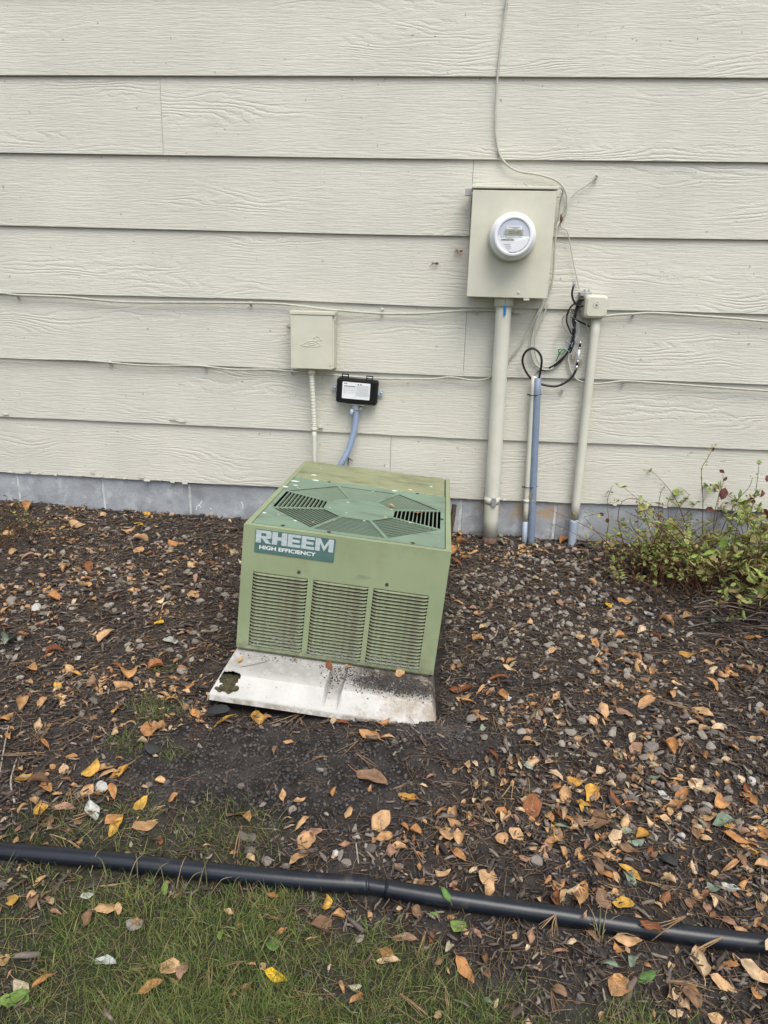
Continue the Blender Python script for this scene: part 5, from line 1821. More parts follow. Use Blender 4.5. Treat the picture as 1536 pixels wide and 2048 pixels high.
for (a, b), (c, d), n_ in BND:
    p, q_ = G(a, b), G(c, d)
    dv = q_ - p
    Ln = float(np.linalg.norm(dv))
    mb = MB()
    for k in range(n_):
        t = random.gauss(0, .13)
        e = np.array([math.cos(t), math.sin(t), 0]) * random.uniform(.82, 1.06)
        m_ = e * .5 + np.array([-e[1], e[0], 0]) * random.gauss(0, .025) + np.array([0, 0, random.uniform(.01, .05)])
        mb.tube([(0, random.gauss(0, .01), .012), m_, e + np.array([0, 0, random.uniform(0, .05)])], [.0012 / Ln, .0011 / Ln, .0006 / Ln], 4, smooth=3)
    o = mb.build('pine_needle_bundle', M['needle'])
    o.location = (p[0], p[1], float(gz(p[0], p[1])) + (.004 if abs(p[1] - PIPE_Y(p[0])) > .03 else .045))
    o.rotation_euler = (0, 0, math.atan2(dv[1], dv[0]))
    o.scale = (Ln,) * 3
    zn = zone(a, b, p[0], p[1])
    place_label(o, 'spray of dry pine needles', 'pine needles', (a + c) / 2, (b + d) / 2, Ln)

# twigs
TW = [([(30, 1610), (22, 1570), (30, 1535), (34, 1525)], 4.2, 'bleached', 'thick bleached twig near the left edge above the pipe'), ([(0, 1552), (5, 1520), (12, 1480), (18, 1455)], 3.5, 'bleached', 'grey bleached stick standing at the left edge above the yellow leaves'),
      ([(380, 1447), (440, 1448), (500, 1455), (530, 1462)], 1.3, 'twig', 'thin brown runner lying along the front of the pad'), ([(780, 1515), (830, 1550), (880, 1580), (930, 1612)], 2.0, 'twig', 'long brown twig running diagonally below the pad corner'),
      ([(890, 1722), (910, 1733), (950, 1737), (993, 1734)], 2.2, 'twig', 'grey brown twig just behind the middle of the pipe'), ([(1222, 1672), (1200, 1690), (1178, 1705)], 3.4, 'twig', 'stout dark twig beside the large pale leaf right'),
      ([(492, 1660), (520, 1675), (545, 1690), (562, 1702)], 1.8, 'twig', 'bent twig behind the pipe near the stones'), ([(0, 1205), (60, 1200), (130, 1197), (230, 1191)], 1.5, 'twig', 'straight thin twig across the left mulch bed'),
      ([(130, 1255), (190, 1252), (260, 1257)], 2.0, 'twig', 'brown twig lying left of the cooling unit'), ([(975, 1200), (1010, 1197), (1075, 1196)], 2.4, 'twig', 'dark twig on the gravel right of the cooling unit'),
      ([(978, 1286), (990, 1278), (996, 1262)], 3.0, 'bleached', 'short curled bleached twig on the gravel right of the cooling unit'), ([(1000, 1905), (1005, 1940), (1015, 1980)], 2.6, 'twig', 'brown twig upright in the worn grass right of centre'),
      ([(1000, 1912), (1035, 1912), (1070, 1905)], 1.7, 'twig', 'thin twig across the worn grass right of centre'), ([(1070, 2025), (1085, 2040), (1100, 2060)], 3.2, 'twig', 'reddish twig at the bottom edge right of centre'),
      ([(42, 1928), (80, 1926), (122, 1921)], 2.6, 'twig', 'short dark twig in the grass at lower left'), ([(90, 1115), (92, 1140), (100, 1155), (122, 1165)], 1.8, 'twig', 'curved brown twig in the left mulch bed'),
      ([(1222, 1628), (1260, 1605), (1290, 1590)], 2.6, 'bleached', 'straight pale stick among leaves at right'), ([(712, 1695), (714, 1715), (717, 1735)], 3.4, 'bleached', 'short pale wood splinter behind the pipe'),
      ([(1090, 1690), (1108, 1720), (1110, 1775)], 1.4, 'twig', 'thin upright twig behind the pipe at right'), ([(1190, 1318), (1200, 1305), (1205, 1295)], 2.4, 'bleached', 'short grey stick on the gravel below the shrub'),
      ([(445, 1337), (500, 1333), (535, 1325)], 1.0, 'twig', 'hair thin runner lying across the white pad')]
for pts, r_, m_, lab in TW:
    P_ = []
    for k, (a, b) in enumerate(pts):
        g = G(a, b)
        on_pad = 'pad' in lab and 'white' in lab
        if on_pad:
            l_ = ac_local(a, b, 2, -.006)
            g = to_world((l_[0], l_[1], pad_z(l_[0], l_[1]) + .004))
        else:
            g[2] = float(gz(g[0], g[1])) + .006
        P_.append(g)
    k = mpp(P_[0])
    o = MB().tube(P_, [r_ * .5 * k * (1 - .35 * i / len(P_)) for i in range(len(P_))], 7, smooth=4).build('twig', M[m_], smooth=True)
    tag(o, lab, 'twig', None, 'thing')
tt = []
for i in range(6):
    mb = MB().tube([(0, 0, .02), (.35, random.gauss(0, .06), .05), (.7, random.gauss(0, .08), .03), (1, random.gauss(0, .1), .02)], [.016, .014, .012, .008], 5)
    tt.append((mb.V, tris(mb.F)))
x, y = sample(3200, lambda x, y: np.clip(.8 - .75 * bare(x, y), 0, 1) * (1 - .7 * lawn(x, y)))
L_ = rng.uniform(.03, .12, len(x))
R = rotmats(rng.uniform(0, 6.28, len(x)), rng.normal(0, .07, len(x)), rng.normal(0, .3, len(x)))
tag(merged('twig_litter', tt, np.stack([x, y, gz(x, y) + .004], 1), R, np.stack([L_, L_ * .6 + .02, L_ * .5 + .02], 1), M['twig']), kind='stuff', label='fine broken twigs scattered through the mulch', cat='twigs')

# leaves read off the photograph: x, y, length in pixels, colour
LEAVES = """86,1408,24,t;43,1408,30,t;230,1429,24,y;169,1413,20,o;77,1459,32,p;94,1496,28,o;141,1521,26,o;128,1548,22,p;39,1550,30,t;43,1567,32,y;185,1545,38,y;208,1542,40,t;247,1548,42,y;90,1580,46,o;172,1593,30,t;197,1591,24,t;227,1594,38,o;283,1610,36,y;184,1624,42,w;122,1621,46,k;83,1632,36,y;234,1640,46,o;228,1662,46,y;286,1656,66,t;103,1666,32,p;294,1470,30,o;320,1465,30,t;260,1455,26,t;390,1432,30,o;242,1524,22,o;346,1599,22,o;318,1567,22,t;8,1442,26,o;23,1461,26,o;319,1684,22,r;212,1556,36,t;60,1560,20,t;75,1575,34,b;95,1654,30,b;215,1602,16,y;155,1650,20,t
442,1448,42,y;513,1429,42,y;664,1430,30,Y;679,1444,28,r;552,1500,30,b;580,1487,20,t;745,1478,44,t;776,1481,28,t;734,1558,80,b;661,1597,26,o;739,1586,18,o;566,1602,26,t;595,1613,24,t;474,1636,30,b;494,1646,24,t;570,1651,20,t;601,1659,36,t;627,1673,48,k;608,1697,42,t;606,1720,44,t;698,1632,26,t;757,1651,40,t;770,1676,32,t;414,1695,16,o;691,1697,22,k;625,1684,22,b;534,1430,30,t;668,1440,16,t;772,1449,24,o;841,1447,22,o
998,1367,38,r;927,1384,42,r;963,1382,26,t;1005,1396,22,o;1110,1400,28,t;1121,1453,26,p;1152,1486,26,t;986,1517,28,r;1114,1559,34,p;1150,1566,30,y;822,1603,44,y;860,1560,24,k;1062,1625,56,r;1002,1629,22,o;882,1624,34,o;908,1628,26,t;902,1645,24,t;968,1441,30,t;1102,1660,24,y;930,1398,28,t;940,1410,26,o;1126,1424,16,k;975,1605,18,t;850,1575,14,t;875,1650,20,o;1130,1638,26,o;1128,1665,26,g;920,1340,20,o;965,1460,14,b
1206,1425,46,t;1250,1433,46,k;1295,1412,40,t;1398,1425,38,t;1292,1391,28,o;1372,1313,28,y;1524,1431,30,t;1266,1484,26,p;1267,1502,28,k;1290,1472,22,t;1336,1500,32,o;1301,1516,26,t;1464,1494,34,t;1510,1481,28,o;1196,1549,26,p;1183,1590,38,y;1149,1564,24,y;1385,1575,34,p;1433,1594,18,p;1493,1584,28,r;1360,1603,42,o;1365,1532,20,l;1304,1563,26,g;1327,1595,26,w;1232,1610,34,r;1350,1623,42,o;1438,1615,36,o;1412,1641,36,t;1439,1644,24,Y;1498,1605,34,o;1208,1448,24,t;1153,1485,24,t;1214,1495,18,t;1422,1379,32,o;1187,1447,22,t;1330,1330,24,t;1260,1320,26,o;1275,1345,24,t;1405,1310,22,o;1459,1350,22,o;1520,1350,20,t;1225,1420,24,b;1190,1600,22,t;1165,1612,24,y;1172,1626,22,g;1250,1610,24,r;1260,1612,20,o;1340,1578,20,o;1480,1340,24,g;1310,1280,18,o;1350,1370,18,t
1471,1686,60,o;1441,1651,26,Y;1230,1681,44,p;1287,1683,30,y;1214,1720,36,t;1248,1709,42,b;1198,1741,36,b;1214,1756,42,o;1266,1759,46,y;1165,1793,42,o;1158,1806,34,t;1211,1807,32,b;1240,1811,46,y;1387,1750,26,p;1300,1712,28,r;1480,1728,34,b;1460,1738,38,t;1484,1777,30,o;1465,1785,38,w;1422,1780,26,g;1510,1709,22,y;1201,1642,46,b;1159,1652,32,b;1191,1655,42,b;1185,1884,32,b;1250,1886,42,t;1234,1902,28,o;1303,1892,46,r;1256,1906,14,t;1243,1975,62,t;1399,1946,74,p;1506,1952,70,p;1439,1972,48,t;1383,2006,72,b;1511,1988,28,o;1350,2032,34,p;1428,2040,28,t;1226,1938,36,g;1257,1931,24,g;1295,1959,36,l;1446,2002,15,l;1292,1935,15,l;1204,2037,15,l;1456,1933,24,o;1436,1941,28,b;1532,1918,26,p;1306,1718,20,t;1318,1713,16,t;1173,1700,28,k;1390,1674,26,b;1400,1655,24,g;1385,1673,16,y;1520,1665,28,o;1522,1740,28,t;1528,1800,22,p;1452,1655,34,g;1335,1648,22,t;1250,1650,24,t;1275,1692,22,g;1390,1740,14,t;1160,1625,24,y;1500,1690,18,g
892,1824,24,l;872,1835,22,l;919,1858,38,l;803,1887,44,k;768,1913,30,o;770,1931,44,p;925,1944,42,o;966,1949,46,b;1117,1916,30,k;1060,1880,26,k;1030,1879,18,t;931,1874,18,k;875,2035,30,p;1122,1996,36,b;878,1931,26,b;880,1748,30,t;946,1746,18,t;977,1754,42,t;979,1781,34,t;1114,1802,40,r;1153,1798,28,b;783,1706,28,k;800,1705,30,t;875,1702,26,t;893,1666,42,t;919,1684,28,t;1036,1676,32,t;1101,1681,26,y;1096,1698,30,k;914,1712,30,o;895,1695,24,b;832,1668,22,o;806,1655,22,o;835,1765,16,t;950,1775,14,t;1140,1895,20,t;1055,1905,14,k;895,1905,18,t;897,1950,12,w;885,1688,28,t;1165,1870,16,k
25,1810,52,y;65,1795,24,t;62,1815,28,b;110,1830,22,k;212,1825,42,t;180,1842,30,b;240,1825,24,t;267,1855,24,o;172,1795,22,w;357,1800,18,w;205,1927,44,w;90,1967,34,o;85,1950,16,w;295,1985,42,o;335,1942,54,t;367,1950,38,k;547,1962,46,Y;655,1812,28,y;545,1800,28,o;542,1847,30,b;635,1865,38,b;625,1882,20,o;490,1982,26,k;442,1875,26,l;545,1897,36,l;562,1872,20,l;295,1762,24,l;330,1785,24,l;30,2000,40,l;45,1992,34,l;460,1832,18,t;350,1972,18,b;340,1792,18,o;335,1763,16,o;20,2010,36,l;478,1860,14,l;528,1945,20,g;660,1945,14,k;520,1842,12,b;500,1985,14,t;38,1740,20,w;48,1735,22,b
294,1031,18,Y;281,1051,18,Y;315,1249,20,Y;60,1173,22,t;172,1182,26,t;108,1203,22,o;70,1241,22,r;65,1341,34,o;154,1352,36,y;138,1341,24,t;208,1280,34,t;109,1310,28,r;229,1333,28,r;260,1357,40,o;117,1378,22,y;242,1375,32,t;348,1378,20,y;367,1385,22,t;328,1391,24,t;388,1198,24,t;345,1092,24,o;383,1138,18,p;352,1134,18,t;393,1164,24,k;200,1172,20,l;16,1289,28,g;349,1286,26,w;18,1221,28,t;180,1065,24,t;151,1051,26,t;331,1310,22,t;130,1143,24,t;177,1139,30,r;51,1117,26,k;75,1114,24,t;110,1121,20,t;15,1253,16,r;50,1275,28,o;35,1300,20,o;123,1250,16,o;98,1280,12,t;235,1203,16,o;260,1158,14,o;272,1185,22,k;280,1108,24,t;305,1113,14,t;312,1152,14,t;385,1303,16,t;310,1340,26,o;85,1187,16,t;95,1185,20,t;145,1038,20,o;30,1020,24,t;60,1020,22,o;165,1018,16,o;205,1030,18,t;325,1030,18,o;340,1110,20,t;380,1370,24,o;262,1065,24,t;278,1085,26,t;255,1060,18,o
930,1120,26,o;905,1105,26,o;925,1090,22,t;915,1135,24,r;945,1108,24,t;1000,1090,18,t;1090,1110,16,t;1130,1090,20,k;1118,1125,16,r;1195,1125,20,t;1215,1095,18,o;1050,1168,16,o;1080,1165,14,r;1125,1265,18,t;1215,1210,26,Y;1222,1220,20,t;1250,1205,24,o;1120,1210,18,o;1070,1160,18,p;955,1235,28,t;955,1290,22,o;1100,1310,24,t;1025,1340,20,o;1090,1345,16,t;880,1215,18,o;905,1340,14,o;1240,1285,22,t;1190,1290,16,o;1160,1280,18,l;1215,1305,16,b;1300,1235,24,w;1330,1250,28,t;1240,1280,20,o;1060,1250,16,l;1010,1290,18,g;1340,1210,18,g;1435,1250,24,g;1440,1290,22,g;1450,1305,20,g;1375,1240,20,g;1285,1265,20,t;1500,1280,24,o;1490,1320,18,t;1180,1170,18,g;1165,1110,22,g;1070,1100,18,g;1200,1140,18,o;1160,1145,16,t;1110,1190,14,o;1140,1155,18,o;1170,1230,16,o;1270,1320,22,o;1420,1330,18,t;1300,1345,20,o;1340,1395,20,b"""
UNIQ = {(547, 1962): 'bright yellow spotted leaf lying in the grass at the bottom', (734, 1558): 'large crumpled grey brown leaf on bare soil between pad and pipe', (205, 1927): 'torn greyish white leaf in the grass at lower left', (184, 1624): 'jagged greyish white leaf on the litter above the left end of the pipe', (25, 1810): 'folded yellow leaf in the grass at the left edge', (1471, 1686): 'long orange brown leaf at the right above the pipe', (1062, 1625): 'curled rust brown leaf with a twisted tip behind the right half of the pipe', (442, 1448): 'yellow leaf lying on soil by the raised pad corner', (513, 1429): 'yellow and brown curled leaf under the front edge of the pad', (664, 1430): 'small bright yellow leaf touching the front edge of the pad', (1399, 1946): 'large pale tan leaf with clear veins on the grass at lower right', (1506, 1952): 'large pale tan lobed leaf at the bottom right edge', (1383, 2006): 'long dull brown leaf lying in the grass at lower right', (1243, 1975): 'arched tan leaf on worn grass right of the bottom centre', (925, 1944): 'orange brown leaf joined by its stem to a browner one', (966, 1949): 'brown torn leaf right of the orange one on worn grass', (547 - 2, 1897): 'green heart shaped leaf growing above the bright yellow leaf', (919, 1858): 'narrow bright green leaf below the middle of the pipe', (892, 1824): 'green heart shaped leaf just under the pipe coupling', (442, 1875): 'pointed green leaf in the worn grass left of centre', (315, 1249): 'bright yellow leaf alone on the mulch left of the cooling unit', (294, 1031): 'bright yellow leaf against the footing, upper of two', (281, 1051): 'bright yellow leaf near the footing, lower of two', (1215, 1210): 'bright yellow leaf on gravel left of the shrub', (1441, 1651): 'small bright yellow leaf at the stalk of the long orange leaf', (1183, 1590): 'orange yellow leaf overlapping a pale one right of the pipe bed', (286, 1656): 'long tan leaf with a stem lying at the grass edge above the pipe', (335, 1942): 'long tan leaf under pine needles in the lower left grass', (295, 1985): 'ragged orange brown leaf in the grass at lower left', (770, 1931): 'pale cream leaf on the grass near the bottom centre', (803, 1887): 'folded pinkish brown leaf below the pipe near centre', (247, 1548): 'pointed yellow leaf at the right end of the leaf row', (608, 1697): 'upper of two tan leaves lying just behind the pipe', (606, 1720): 'lower of two tan leaves lying just behind the pipe', (627, 1673): 'wide pinkish leaf above the two tan ones behind the pipe', (1399 - 169, 1681): 'large pale leaf leaning on a dark twig at right', (1465, 1785): 'greyish white oval leaf on clods at the right', (655, 1812): 'small yellow leaf upright below the pipe left of centre', (1303, 1892): 'rust brown leaf tucked under the right half of the pipe', (1524, 1431): 'tan leaf at the right edge amid gravel'}
kinds = ['oval', 'broad', 'oval', 'narrow', 'broad', 'oval']
LT = [leaf_template(300 + i, kinds[i % 6]) for i in range(30)]
LM = {}


def leaf_mesh(col, i):
    if (col, i) not in LM:
        LM[(col, i)] = mesh_from('leaf', LT[i], M['leaf_' + col])
    return LM[(col, i)]


def put_leaf(x_, y_, z_, ln, col, yaw=None, i=None, tilt=.16):
    i = random.randrange(30) if i is None else i
    o = bpy.data.objects.new('fallen_leaf', leaf_mesh(col, i))
    COL.objects.link(o)
    o.location = (x_, y_, z_)
    o.rotation_euler = (random.gauss(0, tilt), random.gauss(0, tilt), random.uniform(0, 6.28) if yaw is None else yaw)
    o.scale = (ln, ln, ln)
    return o


FLAT = [i for i in range(30) if np.ptp(LT[i][0][:, 2]) < .26] or list(range(30))
items = []
for row in LEAVES.replace('\n', ';').split(';'):
    a, b, c, d = row.split(',')
    items.append((int(a), int(b), int(c), d))
items.sort(key=lambda t: -t[2] * (3 if (t[0], t[1]) in UNIQ else 1))
nleaf, small = 0, []
for a, b, ln, col in items:
    g = G(a, b)
    if (blocked(g[0], g[1]) and g[1] < -.02 and abs(g[0] - AC_O[0]) < .34 and g[1] > -1.285):
        continue
    gy = min(g[1], -.02)
    L_ = ln * mpp(g) * random.uniform(1.15, 1.4) * (.82 if ln > 44 else 1)
    on = abs(gy - PIPE_Y(g[0])) < .026
    zz = float(gz(g[0], gy)) + (.047 if on else .005)
    if nleaf >= 288:
        small.append((g[0], gy, zz, L_, col))
        continue
    big_ = ln > 40 or col in 'Ylw'
    BROAD = [k for k in FLAT if kinds[k % 6] != 'narrow']
    o = put_leaf(float(g[0]), float(gy), zz, L_, col, i=random.choice(BROAD) if big_ else None, tilt=.12 if big_ else .22)
    nleaf += 1
    zn = zone(a, b, g[0], gy)
    if (a, b) in UNIQ:
        tag(o, UNIQ[(a, b)], 'leaf', None, 'thing')
    else:
        nm = LEAFCOL[col][0]
        place_label(o, f'fallen {nm} leaf', 'leaf', a, b, L_)
# leaves that rest on the unit and the pad
for a, b, ln, col, where, lab in ((784, 1015, 20, 't', 'top', 'small tan leaf lying on the blind rear part of the fan guard'), (837, 1029, 24, 'o', 'top', 'tan orange leaf lying on the dark right slots of the fan guard'), (627, 1048, 14, 'o', 'top', 'tiny orange leaf scrap on the left front slots of the fan guard'), (480, 1328, 18, 'y', 'pad', 'small yellow orange leaf on the left of the white pad'), (797, 1350, 22, 't', 'pad', 'tan leaf tucked under the front of the unit on the pad'), (657, 1336, 24, 'r', 'pad', 'rust brown leaf in the channel of the white pad'), (590, 1323, 18, 'o', 'pad', 'small orange brown leaf against the base of the unit'), (694, 1337, 18, 't', 'pad', 'tan leaf scrap beside the channel of the white pad')):
    if where == 'top':
        l_ = ac_local(a, b, 2, ACH)
        p = to_world((l_[0], l_[1], ACH + .004))
    else:
        l_ = ac_local(a, b, 2, -.01)
        p = to_world((l_[0], min(l_[1], -.012), pad_z(l_[0], l_[1]) + .006))
    o = put_leaf(*map(float, p), ln * mpp(p) * 1.1, col, i=random.choice(FLAT))
    tag(o, lab, 'leaf', None, 'thing')
# the small remainder
x, y = sample(15000, lambda x, y: np.clip((fbm(x * 5, y * 5, 61, 3) - .34) * 4.5, .07, 1) * (1 - .65 * np.exp(-((x - .5) / .3) ** 2 - ((y + .55) / .38) ** 2)) * np.clip(.22 + .45 * ((x > .1) & (y < -.85)) + .25 * (y < -1.45) + .7 * np.exp(-((y + .07) / .15) ** 2) + .25 * (x > .25) + .85 * (x < -.62) - 1.0 * bare(x, y), 0, 1) * (1 - .93 * lawn(x, y)))
L_ = (.010 + .026 * rng.random(len(x)) ** 1.3) * np.where(rng.random(len(x)) < .12, 1.5, 1)
cc = rng.choice(list('totokbrrbpgy'), len(x))
for cset, mk in (('to', 't'), ('o', 'o'), ('kb', 'b'), ('r', 'r'), ('p', 'p'), ('g', 'g'), ('y', 'y')):
    pass
sm = [(x[i], y[i], float(gz(x[i], y[i])) + .004, L_[i], cc[i]) for i in range(len(x))] + small
mixcols = [c_ for k_ in 'tptobktprtbg' for c_ in LEAFCOL[k_][1][:2]]
random.Random(5).shuffle(mixcols)
M['leaf_mix'] = leaf_material('mixed_dry_leaf', mixcols)
P_ = np.array([t[:3] for t in sm], float)
L_ = np.array([t[3] for t in sm], float)
R = rotmats(rng.uniform(0, 6.28, len(P_)), rng.normal(0, .25, len(P_)), rng.normal(0, .3, len(P_)))
tag(merged('leaf_litter', LT, P_, R, L_, M['leaf_mix'], smooth=True), kind='stuff', label='small broken brown leaf litter strewn over the bed', cat='leaf litter')


# grass
def blade(seed):
    r_ = np.random.default_rng(seed)
    lean, w_ = r_.uniform(.2, 1.5), .022
    V, xx, zz, a = [], 0, 0, math.pi / 2 - r_.uniform(0, .5)
    for i in range(4):
        V += [(xx, -w_ * (1 - i / 3.6), zz), (xx, w_ * (1 - i / 3.6), zz)]
        xx += math.cos(a) / 3
        zz += math.sin(a) / 3
        a -= lean / 3
    F = [(i * 2, i * 2 + 1, i * 2 + 3, i * 2 + 2) for i in range(3)]
    return V, tris(F)


GB = [blade(i) for i in range(10)]
x, y = sample(200000, lambda x, y: lawn(x, y) ** 1.2 * np.clip(fbm(x * 4, y * 4, 93, 3) * 3 - .65, .4, 1), (-1.25, 1.05), (-2.42, -1.15))
xo, yo = sample(60000, lambda x, y: lawn(x, y) ** 1.3 * ((x < -1.25) | (x > 1.05) | (y < -2.42)), (-2.2, 1.9), (-2.8, -1.15))
x, y = np.concatenate([x, xo]), np.concatenate([y, yo])
L_ = rng.uniform(.018, .050, len(x))
R = rotmats(rng.uniform(0, 6.28, len(x)), rng.normal(.25, .35, len(x)), rng.normal(0, .3, len(x)))
tag(merged('grass', GB, np.stack([x, y, gz(x, y) - .003], 1), R, np.stack([L_, L_ * rng.uniform(.7, 1.2, len(x)), L_], 1), M['grass']), kind='stuff', label='short patchy lawn grass in front of the black pipe', cat='grass')
x, y = sample(110000, lambda x, y: np.where(y > -1.8, 1.0, .30) * lawn(x, y) ** 2 * np.clip(fbm(x * 7, y * 7, 88, 3) * 2.6 - .65, .1, 1), (-2.2, 1.9), (-2.6, -1.0))
L_ = rng.uniform(.025, .075, len(x))
R = rotmats(rng.uniform(0, 6.28, len(x)), rng.normal(.6, .4, len(x)), rng.normal(0, .4, len(x)))
tag(merged('dry_grass', GB, np.stack([x, y, gz(x, y) - .002], 1), R, np.stack([L_, L_ * .55, L_], 1), M['dry_grass']), kind='stuff', label='dry straw coloured grass matted along the pipe', cat='dry grass')
# pale blades that lean over the pipe
mb = MB()
for a, b, lx, ly in [(1200, 1885, -25, -70), (1203, 1885, 15, -75), (1200, 1880, 40, -50), (1205, 1882, -40, -30), (1198, 1888, 5, -95), (1210, 1890, 60, -20), (1192, 1886, -10, -45), (255, 1760, 20, -55), (275, 1765, -15, -60), (300, 1768, 30, -50), (330, 1775, -25, -50), (352, 1772, 10, -65), (365, 1780, 35, -45), (395, 1780, 15, -70), (415, 1785, -20, -70), (420, 1790, 40, -40), (215, 1755, -30, -40), (180, 1745, 10, -50), (150, 1740, 40, -40), (460, 1790, 15, -40), (90, 1730, 25, -40), (60, 1725, -20, -35)]:
    g = G(a, b)
    g[2] = float(gz(g[0], g[1]))
    k = mpp(g)
    t = g + np.array([lx * k, abs(ly) * k * .55, abs(ly) * k * .75])
    mb.tube([g, (g + t) / 2 + np.array([0, .004, .014]), t], [.0011, .0009, .0004], 4, smooth=3)
tag(mb.build('pale_grass_blades', M['dry_grass']), kind='stuff', label='thin pale grass blades leaning over the pipe', cat='grass')

# soil spilt on the pad
n_ = 2600
lx = np.concatenate([rng.normal(.20, .075, n_), rng.normal(.02, .02, 120), rng.uniform(-.30, .30, 160)])
ly = np.concatenate([rng.normal(-.072, .028, n_), rng.normal(-.08, .04, 120), rng.normal(-.02, .012, 160)])
k = (np.abs(lx) < .32) & (ly > -.18) & (ly < .02)
lx, ly = lx[k], ly[k]
P_ = np.array([to_world((a, b, pad_z(a, b) + .001)) for a, b in zip(lx, ly)])
s = .0022 + .0065 * rng.random(len(P_)) ** 2.2
R = rotmats(rng.uniform(0, 6.28, len(P_)), rng.normal(0, .4, len(P_)), rng.normal(0, .4, len(P_)))
tag(merged('spilt_soil', [stone_template(0, 70 + i, 2) for i in range(4)], P_, R, s, M['soil']), kind='stuff', label='dark soil crumbs spilt on the right of the white pad', cat='soil')
# soil heaped over the sunk front edge
x = rng.uniform(-.10, .10, 2200)
y = rng.normal(-1.312, .024, 2200)
s = rng.uniform(.004, .011, 2200)
R = rotmats(rng.uniform(0, 6.28, 2200), rng.normal(0, .4, 2200), rng.normal(0, .4, 2200))
tag(merged('heaped_soil', [stone_template(0, 80 + i, 2) for i in range(4)], np.stack([x, y, gz(x, y) + .001], 1), R, s, M['soil']), kind='stuff', label='loose dark soil heaped against the sunk pad corner', cat='soil')


# ------------------------------------------------------------------ shrubs
def shrub(name, base_pts, nst, hmin, hmax, lean, leaf_len, per, label, seed, spread=(0, 0), red=0, lmat='shrub_leaf'):
    r_ = random.Random(seed)
    c = base_pts
    root = thing(name, (c[0], c[1], float(gz(c[0], c[1]))), label, 'shrub')
    of = OFF[root.name]
    st_, LP, LR, LS = MB(), [], [], []
    for i in range(nst):
        bx_, by_ = c[0] + r_.gauss(0, spread[0]), c[1] + r_.gauss(0, spread[1])
        by_ = min(by_, -.03)
        b_ = np.array([bx_, by_, float(gz(bx_, by_)) - .01])
        h = r_.uniform(hmin, hmax)
        dx, dy = r_.gauss(lean[0], lean[2]), r_.gauss(lean[1], lean[2])
        pts = [b_]
        for k in range(1, 6):
            t = k / 5
            pts.append(b_ + np.array([dx * t ** 1.4 * h + r_.gauss(0, .006), min(dy * t ** 1.4 * h, -.01 - by_) + r_.gauss(0, .005), h * t * (1 - .12 * t)]))
        st_.tube(pts, [.0028, .0025, .002, .0016, .0012, .0007], 5, smooth=2)
        for k in range(2, 6):                                # side shoots with leaves
            if r_.random() < .75:
                e = pts[k] + np.array([r_.gauss(0, .035), r_.gauss(0, .03), r_.uniform(.0, .05)])
                e[1] = min(e[1], -.012)
                st_.tube([pts[k], (pts[k] + e) / 2 + np.array([0, 0, .006]), e], [.001, .0008, .0005], 4)
                for _ in range(per):
                    t = r_.random()
                    LP.append(pts[k] * (1 - t) + e * t)
                    LS.append(leaf_len * r_.uniform(.5, 1.3))
        for _ in range(per):
            t = r_.uniform(.35, 1)
            j = min(int(t * 5), 4)
            u = t * 5 - j
            LP.append(pts[j] * (1 - u) + pts[j + 1] * u)
            LS.append(leaf_len * r_.uniform(.5, 1.2))
    st_.build('stems', M['stem'], root)
    n_ = len(LP)
    yaw = np.array([r_.uniform(0, 6.28) for _ in range(n_)])
    R_ = rotmats(yaw, np.array([r_.gauss(0, .5) for _ in range(n_)]), np.array([r_.gauss(0, .6) for _ in range(n_)]))
    LP = np.array(LP) + R_[:, :, 0] * np.array(LS)[:, None] * .5
    LP[:, 1] = np.minimum(LP[:, 1], -.006)
    merged('foliage', [LT[i] for i in FLAT[:6]], LP, R_, np.array(LS), M[lmat], root, True, of)
    return root


shrub('shrub', G(1330, 1165), 100, .12, .36, (.05, .1, .65), .026, 3, 'low twiggy shrub with small lime leaves right of the rightmost conduit', 21, (.10, .10))
shrub('shrub', G(1500, 1185), 75, .16, .44, (.0, .1, .6), .040, 3, 'leafier lime green shrub at the right edge against the footing', 22, (.14, .12))
shrub('shrub', G(1660, 1210), 60, .18, .44, (.0, .1, .5), .032, 6, 'lime shrub just past the right edge of the picture', 23, (.15, .12))
shrub('shrub', G(22, 1085), 16, .08, .20, (.1, .1, .6), .012, 3, 'sparse little dry shrub at the left edge of the bed', 24, (.10, .06))


def sprig(name, pts, reds, label, seed, leaf=.02, off_=.12):
    r_ = random.Random(seed)
    P_ = [W(a, b, off_) for a, b in pts]
    g = P_[0]
    root = thing(name, g, label, 'plant')
    MB().tube(P_, [.0018 * (1 - .6 * i / len(P_)) for i in range(len(P_))], 5, smooth=3).build('stem', M['stem'], root)
    LP, LS = [], []
    for i in range(len(P_) // 3, len(P_)):
        for _ in range(3):
            LP.append(P_[i] + np.array([r_.gauss(0, .008), r_.gauss(0, .006), r_.gauss(0, .008)]))
            LS.append(leaf * r_.uniform(.5, 1.1))
    n_ = len(LP)
    R_ = rotmats(np.array([r_.uniform(0, 6.28) for _ in range(n_)]), np.array([r_.gauss(0, .6) for _ in range(n_)]), np.array([r_.gauss(0, .7) for _ in range(n_)]))
    merged('foliage', [LT[i] for i in FLAT[:6]], np.array(LP), R_, np.array(LS), M['shrub_leaf'], root, True, OFF[root.name])
    for a, b, ln, ang_ in reds:
        p = W(a, b, off_ + .01)
        me = leaf_red(ln)
        o = bpy.data.objects.new('leaf', me)
        COL.objects.link(o)
        o.parent = root
        o.location = p - np.array(OFF[root.name])
        o.rotation_euler = (rad(80), rad(ang_), r_.gauss(0, .3))
        o.scale = (ln * mpp(p),) * 3
        o['label'] = 'dark red leaf'


_red = {}


def leaf_red(k_):
    i = FLAT[k_ % len(FLAT)]
    if i not in _red:
        _red[i] = mesh_from('leaf', leaf_template(900 + i, 'broad'), M['red_leaf'])
    return _red[i]


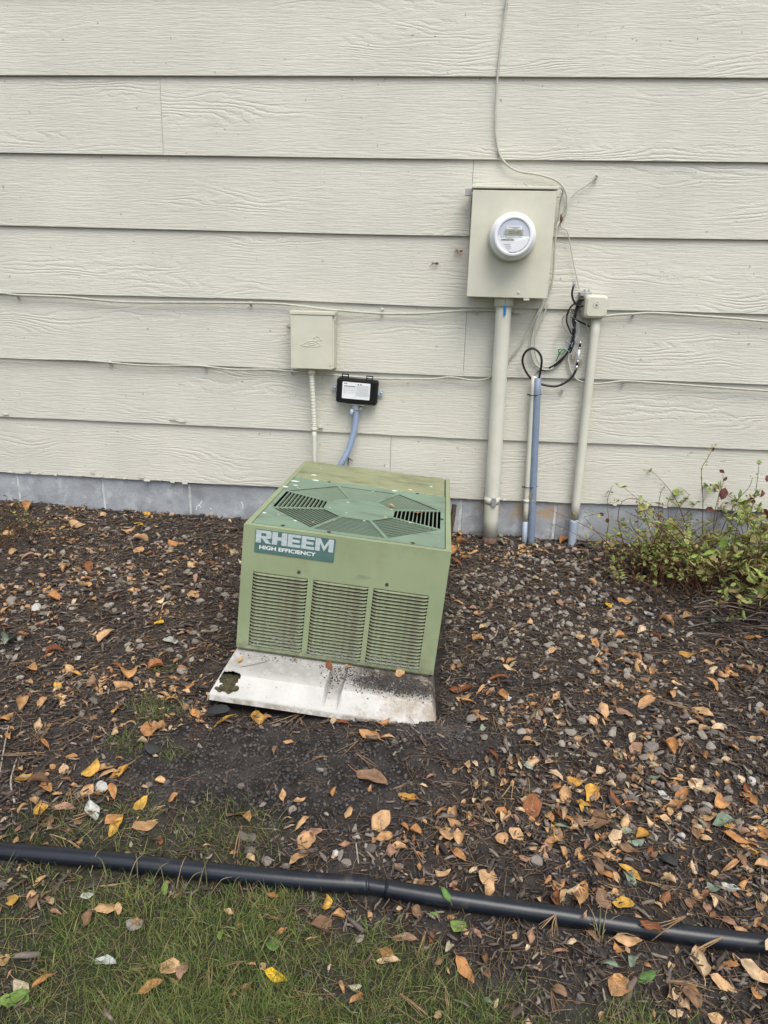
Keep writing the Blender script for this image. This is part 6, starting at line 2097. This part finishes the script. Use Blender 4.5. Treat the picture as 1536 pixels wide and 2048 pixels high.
sprig('tall_sprig', [(1408, 1140), (1405, 1060), (1406, 1000), (1403, 960), (1404, 935), (1412, 922), (1420, 908), (1428, 895)], [(1425, 898, 12, 60)], 'tallest bare sprig in front of the lowest boards at right', 31, .016)
sprig('red_leaf_sprig', [(1425, 1120), (1428, 1040), (1434, 1005), (1440, 985), (1446, 968), (1446, 950)], [(1448, 984, 26, 95), (1443, 942, 12, 30), (1450, 957, 12, 120), (1418, 1018, 18, 10)], 'sprig carrying one large dark red leaf beside the tallest sprig', 32, .012)
sprig('edge_sprig', [(1492, 1075), (1500, 1030), (1510, 990), (1516, 950), (1518, 925)], [(1502, 1000, 16, 40), (1495, 1015, 16, 20), (1520, 985, 16, 120), (1530, 1025, 22, 60), (1534, 955, 14, 90)], 'dark stemmed sprig with red and lime leaves at the right edge', 33, .028)
sprig('bent_sprig', [(1440, 1070), (1455, 1035), (1475, 1000), (1498, 975), (1505, 955)], [], 'thin bare sprig slanting towards the right edge', 34, .008)
sprig('short_sprig', [(1312, 1090), (1316, 1040), (1318, 1005), (1322, 985), (1330, 972)], [], 'short sprig with a green tip left of the tallest sprig', 35, .014)
sprig('arched_sprig', [(1250, 1095), (1236, 1040), (1245, 1003), (1270, 998), (1300, 1008), (1316, 1030), (1325, 1075)], [(1202, 1028, 10, 40), (1214, 1040, 12, 80)], 'arched wiry sprig at the left end of the shrub', 36, .010)
# woody brush under the shrub at the right edge
mb = MB()
rb = random.Random(9)
for i in range(150):
    a, b = rb.uniform(1370, 1620), rb.uniform(1165, 1275)
    g = G(a, b)
    g[2] = float(gz(g[0], g[1])) + rb.uniform(0, .05)
    ln = rb.uniform(.08, .28)
    t = rb.gauss(-.45, .5)
    e = g + np.array([ln * math.cos(t), ln * math.sin(t), rb.uniform(-.03, .05)])
    mb.tube([g, (g + e) / 2 + np.array([0, 0, rb.uniform(0, .03)]), e], [.003, .0025, .0015], 5, smooth=2)
tag(mb.build('brush_twigs', M['bark']), kind='stuff', label='tangle of dark cut twigs under the shrub', cat='brush')
mb = MB()
for a, b, c_, d_ in ((0, 1000, 65, 1075), (25, 995, 105, 1090), (1538, 1100, 1455, 1175), (60, 1060, 20, 1000)):
    p, q_ = W(a, b, .16), G(c_, d_)
    mb.tube([p, (p + q_) / 2 + np.array([0, 0, .02]), q_], [.0014, .0018, .0022], 5, smooth=3)
tag(mb.build('bare_stalks', M['twig']), kind='stuff', label='thin bare stalks leaning over the bed at both edges', cat='stalks')
settle_labels()
for o_, lab_ in ((bpy.data.objects['slate_chip'], 'large dark stone in the hollow under the raised pad corner'),):
    tag(o_, lab_, 'stone', None, 'thing')
    if 'group' in o_:
        del o_['group']
